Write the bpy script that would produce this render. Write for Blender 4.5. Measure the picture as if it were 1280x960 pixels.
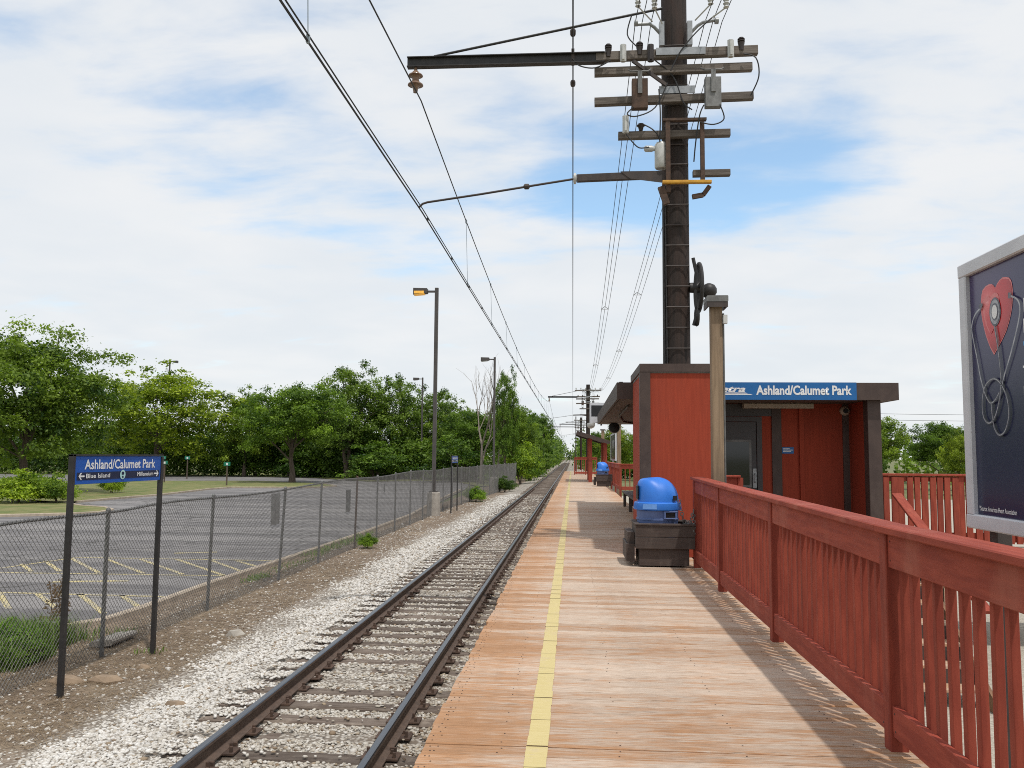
import bpy, math, random
import numpy as np
from mathutils import Vector, Matrix
random.seed(7); RS = np.random.RandomState(11)
scene = bpy.context.scene
for o in list(bpy.data.objects): bpy.data.objects.remove(o)
COL = scene.collection

# ------------------------------------------------------------------ camera
cam_d = bpy.data.cameras.new('camera'); cam = bpy.data.objects.new('camera', cam_d); COL.objects.link(cam)
cam_d.sensor_width = 36.0; cam_d.lens = 36.0 * 1050 / 1280; cam_d.clip_start = 0.05; cam_d.clip_end = 6000
cam.matrix_world = (Matrix.Translation((0, 0, 1.45)) @ Matrix.Rotation(0.07267, 4, 'Z')
                    @ Matrix.Rotation(math.pi / 2 + 0.08493, 4, 'X') @ Matrix.Rotation(0.008, 4, 'Z'))
scene.camera = cam

# ------------------------------------------------------------------ world, sun, exposure
SUN_TO = Vector((0.23, -0.36, 1.0)).normalized()
world = bpy.data.worlds.new('World'); scene.world = world; world.use_nodes = True
wt = world.node_tree; wt.nodes.clear()
def nd(t, typ, props=None, **inp):
    n = t.nodes.new('ShaderNode' + typ)
    for k, v in (props or {}).items(): setattr(n, k, v)
    for k, v in inp.items():
        s = n.inputs[int(k[1:])] if (k[0] == 'i' and k[1:].isdigit()) else n.inputs[k.replace('_', ' ')]
        if isinstance(v, bpy.types.NodeSocket): t.links.new(v, s)
        else: s.default_value = v
    return n
def rgba(c): return (c[0], c[1], c[2], 1.0)
def mixc(t, fac, a, b, blend='MIX'):
    n = t.nodes.new('ShaderNodeMix'); n.data_type = 'RGBA'; n.blend_type = blend
    for i, v in ((0, fac), (6, a), (7, b)):
        if isinstance(v, bpy.types.NodeSocket): t.links.new(v, n.inputs[i])
        elif i == 0: n.inputs[0].default_value = v
        else: n.inputs[i].default_value = rgba(v)
    return n.outputs[2]
def mth(t, op, a, b=0.0, c=None, clamp=False):
    kw = dict(i0=a, i1=b)
    if c is not None: kw['i2'] = c
    return nd(t, 'Math', {'operation': op, 'use_clamp': clamp}, **kw).outputs[0]
def mrange(t, v, a, b, c=0.0, d=1.0, smooth=True):
    return nd(t, 'MapRange', {'interpolation_type': 'SMOOTHSTEP' if smooth else 'LINEAR'}, Value=v, From_Min=a, From_Max=b, To_Min=c, To_Max=d).outputs[0]
def noise(t, vec, scale, detail=5, rough=.55, dist=0.0):
    return nd(t, 'TexNoise', None, Vector=vec, Scale=scale, Detail=detail, Roughness=rough, Distortion=dist).outputs[0]
def vscale(t, vec, s, loc=(0, 0, 0), rot=(0, 0, 0)):
    return nd(t, 'Mapping', None, Vector=vec, Scale=s, Location=loc, Rotation=rot).outputs[0]

sky = nd(wt, 'TexSky', {'sky_type': 'NISHITA', 'sun_disc': False, 'sun_elevation': math.asin(SUN_TO.z),
                        'sun_rotation': math.atan2(SUN_TO.x, SUN_TO.y), 'air_density': 1.0, 'dust_density': 0.6, 'ozone_density': 1.6})
dirv = nd(wt, 'TexCoord').outputs['Generated']
sx = nd(wt, 'SeparateXYZ', None, Vector=dirv)
zz = mth(wt, 'MAXIMUM', sx.outputs[2], 0.0)
den = mth(wt, 'ADD', zz, 0.14)
cp = nd(wt, 'CombineXYZ', None, X=mth(wt, 'DIVIDE', sx.outputs[0], den), Y=mth(wt, 'DIVIDE', sx.outputs[1], den), Z=0.0).outputs[0]
big = noise(wt, vscale(wt, cp, (1.0, .7, 1), loc=(3.1, 1.7, 0), rot=(0, 0, .5)), 1.3, 6, .5, .15)
wisp = noise(wt, vscale(wt, cp, (1.0, 1.9, 1), loc=(.4, .9, 0), rot=(0, 0, .35)), 2.6, 9, .56, .25)
# the openings in the cloud deck that the photograph shows
def gap(px, py, sx_, sy_, rot):
    v = nd(wt, 'Mapping', {'vector_type': 'TEXTURE'}, Vector=cp, Location=(px, py, 0), Rotation=(0, 0, rot), Scale=(sx_, sy_, 1)).outputs[0]
    d = nd(wt, 'VectorMath', {'operation': 'LENGTH'}, i0=v).outputs['Value']
    return mrange(wt, d, 1.15, 0.1)
g1 = gap(.36, 2.10, .48, .52, 0); g2 = gap(-.75, 1.52, .55, .36, .3); g3 = gap(-.02, 2.1, .36, .6, 0)
cov = mth(wt, 'ADD', mth(wt, 'MULTIPLY', big, .5), mth(wt, 'MULTIPLY', wisp, .6))
cov = mth(wt, 'SUBTRACT', cov, mth(wt, 'MULTIPLY', g1, .42))
cov = mth(wt, 'SUBTRACT', cov, mth(wt, 'MULTIPLY', g2, .03))
cov = mth(wt, 'SUBTRACT', cov, mth(wt, 'MULTIPLY', g3, .12))
cov = mth(wt, 'ADD', cov, mrange(wt, zz, .26, .0, 0, .12))
cl = mrange(wt, cov, .24, .57, 0.12, .97)
shade = mrange(wt, noise(wt, cp, 1.6, 5, .5, .2), .3, .75)
ccol = mixc(wt, shade, (5.0, 5.25, 5.5), (5.6, 5.66, 5.72))
skyc = mixc(wt, 1.0, sky.outputs[0], (1.25, 1.42, 1.36), 'MULTIPLY')
fin = mixc(wt, cl, skyc, ccol)
bg = nd(wt, 'Background', None, Color=fin, Strength=0.145)
wo = nd(wt, 'OutputWorld', None, Surface=bg.outputs[0])

sun_d = bpy.data.lights.new('sun', 'SUN'); sun = bpy.data.objects.new('sun', sun_d); COL.objects.link(sun)
sun_d.energy = 2.45; sun_d.angle = math.radians(1.4); sun_d.color = (1.0, .955, .89)
sun.rotation_euler = (-SUN_TO).to_track_quat('-Z', 'Y').to_euler(); sun.location = (0, 0, 40)
vs = scene.view_settings
vs.view_transform = 'Standard'; vs.look = 'None'; vs.gamma = 1.0; vs.use_curve_mapping = False; vs.exposure = 0.12
scene.cycles.max_bounces = 7; scene.cycles.diffuse_bounces = 3; scene.cycles.glossy_bounces = 3
scene.cycles.transmission_bounces = 4; scene.cycles.use_denoising = False
try: scene.cycles.denoiser = 'OPENIMAGEDENOISE'
except Exception: pass
scene.cycles.sample_clamp_indirect = 6; scene.cycles.filter_width = 1.0

# ------------------------------------------------------------------ materials
MATS = {}
def new_mat(name):
    m = bpy.data.materials.new(name); m.use_nodes = True; t = m.node_tree
    return m, t, t.nodes['Principled BSDF']
def pm(name, c1, c2=None, scale=6, st=(1, 1, 1), rough=.7, bump=.12, metal=0.0, rv=0.0, lo=.35, hi=.65, spec=.4, world=True, dirt=None, bdist=.01, emit=None):
    """painted / aged surface: two tones broken by noise, fine bump, optional per-piece value shift and dirt patches"""
    m, t, b = new_mat(name); c2 = c2 or tuple(x * .72 for x in c1)
    vec = nd(t, 'NewGeometry').outputs['Position'] if world else nd(t, 'TexCoord').outputs['Object']
    oi = nd(t, 'ObjectInfo')
    off = mth(t, 'MULTIPLY', oi.outputs['Random'], 37.0)
    vec2 = nd(t, 'VectorMath', {'operation': 'ADD'}, i0=vec, i1=nd(t, 'CombineXYZ', None, X=off, Y=off, Z=off).outputs[0]).outputs[0] if rv else vec
    v = vscale(t, vec2, st)
    n1 = noise(t, v, scale, 7, .6, .2)
    col = mixc(t, mrange(t, n1, lo, hi), c1, c2)
    if dirt:
        n2 = noise(t, vscale(t, vec2, (1, 1, .45)), dirt[1], 6, .6, .6)
        col = mixc(t, mrange(t, n2, .50, .74, 0, dirt[2]), col, dirt[0])
    if rv:
        f = mrange(t, oi.outputs['Random'], 0, 1, 1 - rv, 1 + rv, False)
        col = mixc(t, 1.0, col, nd(t, 'CombineColor', None, Red=f, Green=f, Blue=f).outputs[0], 'MULTIPLY')
    t.links.new(col, b.inputs['Base Color'])
    b.inputs['Roughness'].default_value = rough; b.inputs['Metallic'].default_value = metal
    b.inputs['Specular IOR Level'].default_value = spec
    if bump:
        n3 = noise(t, v, scale * 4, 6, .65)
        bp = nd(t, 'Bump', None, Height=n3, Strength=bump, Distance=bdist)
        t.links.new(bp.outputs[0], b.inputs['Normal'])
    if emit:
        b.inputs['Emission Color'].default_value = rgba(emit[0]); b.inputs['Emission Strength'].default_value = emit[1]
    MATS[name] = m
    return m

def plank_mat():
    m, t, b = new_mat('worn_deck_boards')
    pos = nd(t, 'NewGeometry').outputs['Position']; oi = nd(t, 'ObjectInfo')
    off = mth(t, 'MULTIPLY', oi.outputs['Random'], 53.0)
    p = nd(t, 'VectorMath', {'operation': 'ADD'}, i0=pos, i1=nd(t, 'CombineXYZ', None, X=off, Y=mth(t, 'MULTIPLY', off, .37), Z=0.0).outputs[0]).outputs[0]
    patch = noise(t, vscale(t, p, (1.5, 9, 1)), 1.5, 10, .72, .8)
    streak = noise(t, vscale(t, p, (2.2, 70, 1)), 1.9, 8, .70, .5)
    grain = noise(t, vscale(t, p, (5, 190, 1)), 1.4, 5, .65, .25)
    xs = nd(t, 'SeparateXYZ', None, Vector=pos).outputs[0]
    # feet have worn the stain away on the walking line, less so along the platform edge
    tread = mth(t, 'SUBTRACT', mrange(t, xs, -.75, .1, -.075, .03), mrange(t, xs, 1.0, 1.7, 0.0, .05))
    soft = noise(t, vscale(t, pos, (1, .55, 1)), .9, 3, .5)
    wear = mth(t, 'ADD', mth(t, 'ADD', mth(t, 'MULTIPLY', patch, .55), mth(t, 'MULTIPLY', streak, .45)), tread)
    wear = mth(t, 'ADD', wear, mrange(t, soft, .3, .7, -.03, .03))
    wear = mth(t, 'ADD', wear, mrange(t, oi.outputs['Random'], 0, 1, -.045, .045, False))
    stain = mixc(t, mrange(t, streak, .3, .7), (.42, .215, .105), (.50, .285, .155))
    bare = mixc(t, mrange(t, streak, .3, .7), (.445, .34, .255), (.575, .475, .39))
    col = mixc(t, mrange(t, wear, .39, .575), stain, bare)
    col = mixc(t, mrange(t, grain, .34, .50, .7, 0), col, (.19, .12, .075))
    knots = nd(t, 'TexVoronoi', None, Vector=vscale(t, p, (1.2, 6.5, 1)), Scale=1.0)
    col = mixc(t, mrange(t, knots.outputs['Distance'], .02, .075, .75, 0), col, (.14, .075, .04))
    val = mrange(t, oi.outputs['Random'], 0, 1, .86, 1.1, False)
    col = mixc(t, 1.0, col, nd(t, 'CombineColor', None, Red=val, Green=val, Blue=val).outputs[0], 'MULTIPLY')
    t.links.new(col, b.inputs['Base Color']); b.inputs['Roughness'].default_value = .82; b.inputs['Specular IOR Level'].default_value = .25
    h = mth(t, 'ADD', mth(t, 'MULTIPLY', grain, .6), mth(t, 'MULTIPLY', streak, .8))
    t.links.new(nd(t, 'Bump', None, Height=h, Strength=.5, Distance=.006).outputs[0], b.inputs['Normal'])
    MATS['plank'] = m
plank_mat()
def yellow_paint():
    m, t, b = new_mat('worn_yellow_paint')
    pos = nd(t, 'NewGeometry').outputs['Position']
    s = noise(t, vscale(t, pos, (4, 60, 1)), 1.6, 6, .65, .4)
    p2 = noise(t, pos, 2.2, 6, .6, .6)
    w = mth(t, 'ADD', mth(t, 'MULTIPLY', s, .6), mth(t, 'MULTIPLY', p2, .4))
    col = mixc(t, mrange(t, s, .3, .7), (.52, .42, .175), (.585, .485, .235))
    col = mixc(t, mrange(t, w, .52, .66, 0, .8), col, (.50, .39, .26))
    t.links.new(col, b.inputs['Base Color']); b.inputs['Roughness'].default_value = .7
    t.links.new(nd(t, 'Bump', None, Height=s, Strength=.3, Distance=.004).outputs[0], b.inputs['Normal'])
    MATS['yellow_line'] = m
yellow_paint()
def leaf_mat(name, dark, light, trans=.3):
    m, t, b = new_mat(name)
    a = nd(t, 'Attribute', {'attribute_name': 'tint'}).outputs['Fac']
    oc = nd(t, 'ObjectInfo').outputs['Color']
    col = mixc(t, a, dark, light); col = mixc(t, 1.0, col, oc, 'MULTIPLY')
    t.links.new(col, b.inputs['Base Color']); b.inputs['Roughness'].default_value = .55; b.inputs['Specular IOR Level'].default_value = .3
    tr = nd(t, 'BsdfTranslucent', None, Color=mixc(t, 1.0, col, (1.2, 1.35, .55), 'MULTIPLY'))
    mx = nd(t, 'MixShader', None, i0=trans, i1=b.outputs[0], i2=tr.outputs[0])
    t.links.new(mx.outputs[0], t.nodes['Material Output'].inputs['Surface'])
    MATS[name] = m
leaf_mat('leaf', (.036, .080, .012), (.25, .35, .045), .36)
leaf_mat('grass_blade', (.06, .12, .018), (.17, .25, .05), .25)
leaf_mat('straw', (.16, .105, .06), (.36, .27, .17), .1)
def stone_mat():
    m, t, b = new_mat('ballast_stone')
    a = nd(t, 'Attribute', {'attribute_name': 'tint'}).outputs['Fac']
    pos = nd(t, 'NewGeometry').outputs['Position']
    r = nd(t, 'ValToRGB', None, Fac=a); cr = r.color_ramp
    pts = [(0, (.07, .045, .03)), (.12, (.20, .135, .085)), (.3, (.34, .27, .19)), (.5, (.45, .41, .345)), (.75, (.57, .54, .49)), (1, (.72, .70, .665))]
    cr.elements[0].position = 0; cr.elements[0].color = rgba(pts[0][1]); cr.elements[1].position = 1; cr.elements[1].color = rgba(pts[-1][1])
    for p_, c_ in pts[1:-1]:
        e = cr.elements.new(p_); e.color = rgba(c_)
    n = noise(t, pos, 45, 4, .6)
    col = mixc(t, mrange(t, n, .35, .7, 0, .45), r.outputs[0], (.25, .2, .15))
    t.links.new(col, b.inputs['Base Color']); b.inputs['Roughness'].default_value = .9; b.inputs['Specular IOR Level'].default_value = .2
    MATS['stone'] = m
stone_mat()
def trackbed_mat():
    """gravel by the rails turning to brown mulch and dirt by the fence; real stones lie on top of it near the camera"""
    m, t, b = new_mat('trackside_ground')
    pos = nd(t, 'NewGeometry').outputs['Position']; xyz = nd(t, 'SeparateXYZ', None, Vector=pos)
    wob = noise(t, pos, .55, 6, .65, .3)
    e = mth(t, 'ADD', xyz.outputs[0], mth(t, 'MULTIPLY', wob, 1.6))
    grav = mrange(t, e, -4.75, -4.05)
    vor = nd(t, 'TexVoronoi', None, Vector=pos, Scale=22.0)
    g = mixc(t, vor.outputs['Color'], (.33, .29, .24), (.62, .59, .54))
    g = mixc(t, mrange(t, vor.outputs['Distance'], .3, .62), g, (.20, .17, .14))
    n1 = noise(t, pos, 7, 8, .7, .5); n2 = noise(t, pos, 1.1, 5, .6)
    d = mixc(t, mrange(t, n1, .35, .65), (.125, .095, .07), (.26, .20, .15))
    d = mixc(t, mrange(t, n2, .5, .7, 0, .55), d, (.33, .26, .185))
    sp = nd(t, 'TexVoronoi', None, Vector=pos, Scale=14.0)
    d = mixc(t, mrange(t, sp.outputs['Distance'], .10, .2, .7, 0), d, (.5, .45, .38))
    rust = mrange(t, mth(t, 'ABSOLUTE', mth(t, 'ADD', xyz.outputs[0], 1.55)), .75, .2, 0, .5)
    g = mixc(t, mth(t, 'MULTIPLY', rust, wob), g, (.16, .10, .06))
    col = mixc(t, grav, d, g)
    t.links.new(col, b.inputs['Base Color']); b.inputs['Roughness'].default_value = .95; b.inputs['Specular IOR Level'].default_value = .15
    h = mth(t, 'ADD', mth(t, 'MULTIPLY', vor.outputs['Distance'], -.8), n1)
    t.links.new(nd(t, 'Bump', None, Height=h, Strength=.8, Distance=.03).outputs[0], b.inputs['Normal'])
    MATS['trackbed'] = m
trackbed_mat()
def asphalt_mat():
    m, t, b = new_mat('old_asphalt')
    pos = nd(t, 'NewGeometry').outputs['Position']
    big = noise(t, pos, .16, 5, .6, .4); med = noise(t, pos, 1.3, 6, .65, .3); fine = noise(t, pos, 60, 4, .7)
    st = noise(t, vscale(t, pos, (.05, 1.0, 1)), .9, 5, .6, .4)
    col = mixc(t, mrange(t, big, .35, .65), (.22, .21, .21), (.275, .26, .255))
    col = mixc(t, mrange(t, st, .44, .58, 0, .75), col, (.105, .10, .105))
    col = mixc(t, mrange(t, med, .5, .72, 0, .5), col, (.27, .255, .24))
    crack = nd(t, 'TexVoronoi', {'feature': 'DISTANCE_TO_EDGE'}, Vector=vscale(t, nd(t, 'VectorMath', {'operation': 'ADD'}, i0=pos, i1=nd(t, 'TexNoise', None, Vector=pos, Scale=.8, Detail=4).outputs['Color']).outputs[0], (.17, .3, 1)), Scale=1.0)
    col = mixc(t, mrange(t, crack.outputs['Distance'], .003, .016, .9, 0), col, (.06, .058, .055))
    oil = noise(t, pos, .75, 3, .5, .2)
    col = mixc(t, mrange(t, oil, .62, .74, 0, .55), col, (.075, .07, .07))
    col = mixc(t, mrange(t, fine, .3, .7, .25, 0), col, (.1, .1, .1))
    t.links.new(col, b.inputs['Base Color']); b.inputs['Roughness'].default_value = .92; b.inputs['Specular IOR Level'].default_value = .25
    t.links.new(nd(t, 'Bump', None, Height=fine, Strength=.4, Distance=.01).outputs[0], b.inputs['Normal'])
    MATS['asphalt'] = m
asphalt_mat()
pm('red_paint', (.305, .062, .037), (.225, .042, .026), scale=3, st=(6, 6, 1), rough=.72, spec=.25, bump=.25, rv=.09, dirt=((.17, .045, .03), 2.4, .55), bdist=.006)
pm('red_rail', (.32, .064, .038), (.245, .045, .028), scale=3, st=(9, 1, 9), rough=.72, spec=.25, bump=.25, rv=.06, dirt=((.38, .125, .085), 2.2, .55), bdist=.006)
pm('red_wall', (.335, .056, .028), (.29, .047, .024), scale=2.0, st=(14, 14, .8), rough=.8, spec=.2, bump=.15, dirt=((.23, .05, .032), 1.0, .5), bdist=.006)
pm('brown_trim', (.072, .048, .040), (.055, .036, .031), scale=4, rough=.6, bump=.15, dirt=((.11, .08, .068), 3, .5))
pm('brown_plastic', (.070, .050, .042), (.052, .038, .033), scale=5, st=(1, 8, 8), rough=.65, bump=.25, dirt=((.13, .105, .09), 4, .5), rv=.08)
pm('soffit', (.125, .095, .078), (.10, .075, .062), scale=3, rough=.7)
pm('roofing', (.20, .19, .18), (.15, .145, .14), scale=4, rough=.95)
pm('creosote', (.018, .012, .0095), (.036, .022, .017), scale=2.2, st=(9, 9, .5), rough=.75, bump=.6, bdist=.02, dirt=((.07, .035, .024), 1.5, .5))
pm('grey_timber', (.10, .082, .07), (.17, .145, .125), scale=3, st=(.7, 9, 9), rough=.85, bump=.4, rv=.15)
pm('post_timber', (.30, .215, .14), (.20, .14, .09), scale=2.4, st=(10, 10, .5), rough=.85, bump=.5, bdist=.01, dirt=((.12, .085, .06), 2, .6))
pm('tie_timber', (.095, .070, .055), (.17, .135, .11), scale=2.2, st=(.9, 9, 9), rough=.9, bump=.6, rv=.25, bdist=.02, dirt=((.30, .25, .20), 5, .55))
pm('rail_rust', (.085, .058, .044), (.12, .08, .06), scale=9, rough=.7, bump=.3, dirt=((.14, .10, .075), 3, .4))
pm('rail_top', (.13, .135, .15), (.10, .105, .115), scale=2, st=(30, .4, 1), rough=.28, metal=.9, bump=.05)
pm('rust_steel', (.065, .042, .032), (.10, .06, .042), scale=14, rough=.85, bump=.3)
pm('black_steel', (.022, .020, .020), (.032, .03, .03), scale=8, rough=.5, bump=.1, dirt=((.06, .05, .045), 5, .35))
pm('dark_steel', (.045, .036, .034), (.065, .05, .045), scale=8, rough=.6, bump=.15, dirt=((.10, .065, .045), 5, .4))
pm('galv', (.34, .35, .36), (.27, .28, .29), scale=8, rough=.5, metal=.45, bump=.1)
pm('galv_dull', (.20, .20, .195), (.14, .138, .135), scale=8, rough=.65, metal=.3, bump=.1, rv=.2)
pm('fence_wire', (.13, .125, .12), (.08, .075, .07), scale=3, rough=.65, metal=.3, bump=0)
pm('lamp_bronze', (.085, .075, .07), (.065, .058, .055), scale=4, rough=.55, bump=.05)
pm('amber_lens', (.75, .42, .08), (.65, .34, .05), scale=9, rough=.25, bump=0, emit=((1, .5, .07), .35))
pm('clear_lens', (.55, .55, .5), rough=.2, bump=0)
pm('wire', (.022, .022, .024), (.03, .03, .03), rough=.6, bump=0)
pm('wire_pale', (.28, .33, .37), (.22, .26, .3), rough=.5, bump=0)
pm('porcelain', (.28, .19, .135), (.20, .12, .085), scale=20, rough=.25, bump=.02)
pm('porcelain_dark', (.035, .026, .024), (.05, .04, .035), scale=20, rough=.3, bump=.02)
pm('porcelain_white', (.56, .56, .54), (.45, .45, .43), scale=14, rough=.35, bump=.03)
pm('yellow_plastic', (.62, .33, .035), (.50, .25, .03), scale=9, rough=.5, bump=.05)
pm('sign_blue', (.010, .095, .42), (.009, .085, .38), scale=3, rough=.35, bump=0)
pm('fascia_blue', (.012, .125, .36), (.011, .11, .32), scale=3, rough=.4, bump=0)
pm('sign_navy', (.006, .014, .05), (.007, .016, .055), rough=.4, bump=0)
pm('white_print', (.78, .78, .78), (.74, .74, .74), rough=.5, bump=0)
pm('icon_mint', (.45, .72, .70), (.42, .68, .66), rough=.5, bump=0)
pm('bin_blue', (.035, .20, .70), (.03, .17, .62), scale=3, rough=.42, bump=.06, dirt=((.07, .2, .55), 5, .4))
pm('bin_grey_blue', (.11, .16, .34), (.09, .135, .29), scale=4, rough=.5, bump=.06)
pm('bin_label', (.16, .36, .80), rough=.4, bump=0)
pm('black_plastic', (.02, .02, .022), rough=.5, bump=0)
pm('alu', (.62, .62, .65), (.55, .55, .58), scale=4, rough=.45, metal=.1, bump=.04)
pm('poster_navy', (.030, .030, .085), (.038, .032, .10), scale=1.2, rough=.25, bump=0, spec=.5)
pm('heart_red', (.55, .035, .04), (.62, .07, .07), scale=4, rough=.35, bump=0)
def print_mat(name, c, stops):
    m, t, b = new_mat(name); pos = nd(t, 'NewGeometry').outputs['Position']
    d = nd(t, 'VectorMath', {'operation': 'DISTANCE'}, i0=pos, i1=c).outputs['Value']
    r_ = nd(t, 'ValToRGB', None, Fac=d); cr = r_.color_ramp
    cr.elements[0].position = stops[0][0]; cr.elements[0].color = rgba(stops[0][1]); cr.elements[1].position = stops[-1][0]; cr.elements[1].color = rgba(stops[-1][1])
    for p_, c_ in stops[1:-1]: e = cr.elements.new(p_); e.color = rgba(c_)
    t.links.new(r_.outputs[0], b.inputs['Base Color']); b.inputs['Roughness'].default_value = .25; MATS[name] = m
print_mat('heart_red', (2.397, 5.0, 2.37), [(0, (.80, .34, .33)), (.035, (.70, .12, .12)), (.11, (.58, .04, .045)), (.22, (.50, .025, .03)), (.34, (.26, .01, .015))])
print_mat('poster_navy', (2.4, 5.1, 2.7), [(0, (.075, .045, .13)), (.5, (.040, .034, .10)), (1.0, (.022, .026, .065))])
pm('heart_light', (.72, .24, .24), (.68, .18, .18), scale=8, rough=.35, bump=0)
pm('heart_dark', (.30, .012, .02), rough=.35, bump=0)
pm('print_grey', (.42, .43, .46), (.2, .21, .24), scale=30, rough=.3, bump=0)
pm('print_dark', (.06, .06, .08), (.14, .14, .17), scale=30, rough=.3, bump=0)
pm('print_blue', (.05, .35, .75), rough=.3, bump=0)
pm('concrete', (.40, .365, .32), (.31, .28, .245), scale=5, rough=.9, bump=.3, dirt=((.22, .19, .16), 2, .6))
pm('kerb_concrete', (.43, .36, .28), (.33, .27, .21), scale=4, rough=.9, bump=.3, dirt=((.24, .19, .14), 1.4, .6), rv=.1)
pm('door_grey', (.055, .050, .052), (.048, .044, .046), rough=.5, bump=.03)
pm('glass_dark', (.012, .014, .016), (.016, .018, .02), rough=.06, bump=0, spec=.6)
pm('fixture', (.42, .36, .29), (.36, .31, .25), rough=.5, bump=0)
pm('green_sign', (.02, .22, .14), rough=.5, bump=0)
pm('bark', (.075, .055, .042), (.13, .10, .08), scale=4, st=(3, 3, .6), rough=.95, bump=.6)
pm('dead_wood', (.20, .165, .14), (.28, .24, .2), scale=4, rough=.95, bump=.3)
pm('rock', (.44, .41, .36), (.32, .29, .25), scale=6, rough=.9, bump=.5)
pm('rock_brown', (.30, .22, .15), (.22, .16, .11), scale=6, rough=.9, bump=.5)
pm('lot_yellow', (.52, .43, .20), (.36, .32, .23), scale=5, rough=.8, bump=.1, dirt=((.2, .19, .18), 4, .9))
pm('lot_white', (.42, .41, .39), (.26, .255, .25), scale=4, rough=.8, bump=.1, dirt=((.2, .19, .185), 3, .9))
pm('gravel_lot', (.48, .44, .37), (.30, .27, .22), scale=24, rough=.95, bump=.6, dirt=((.3, .26, .2), .5, .5))
pm('lawn', (.10, .135, .032), (.20, .185, .075), scale=1.1, rough=.95, bump=.6, bdist=.05, dirt=((.22, .19, .08), .35, .6))
pm('ground_far', (.10, .125, .04), (.17, .16, .075), scale=.25, rough=.95, bump=.3)
pm('dark_boards', (.085, .06, .045), (.13, .095, .07), scale=3, st=(.6, 8, 8), rough=.85, bump=.3, rv=.15)
pm('stringer', (.26, .15, .085), (.18, .10, .06), scale=3, st=(1, .6, 6), rough=.9, bump=.3)

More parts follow.
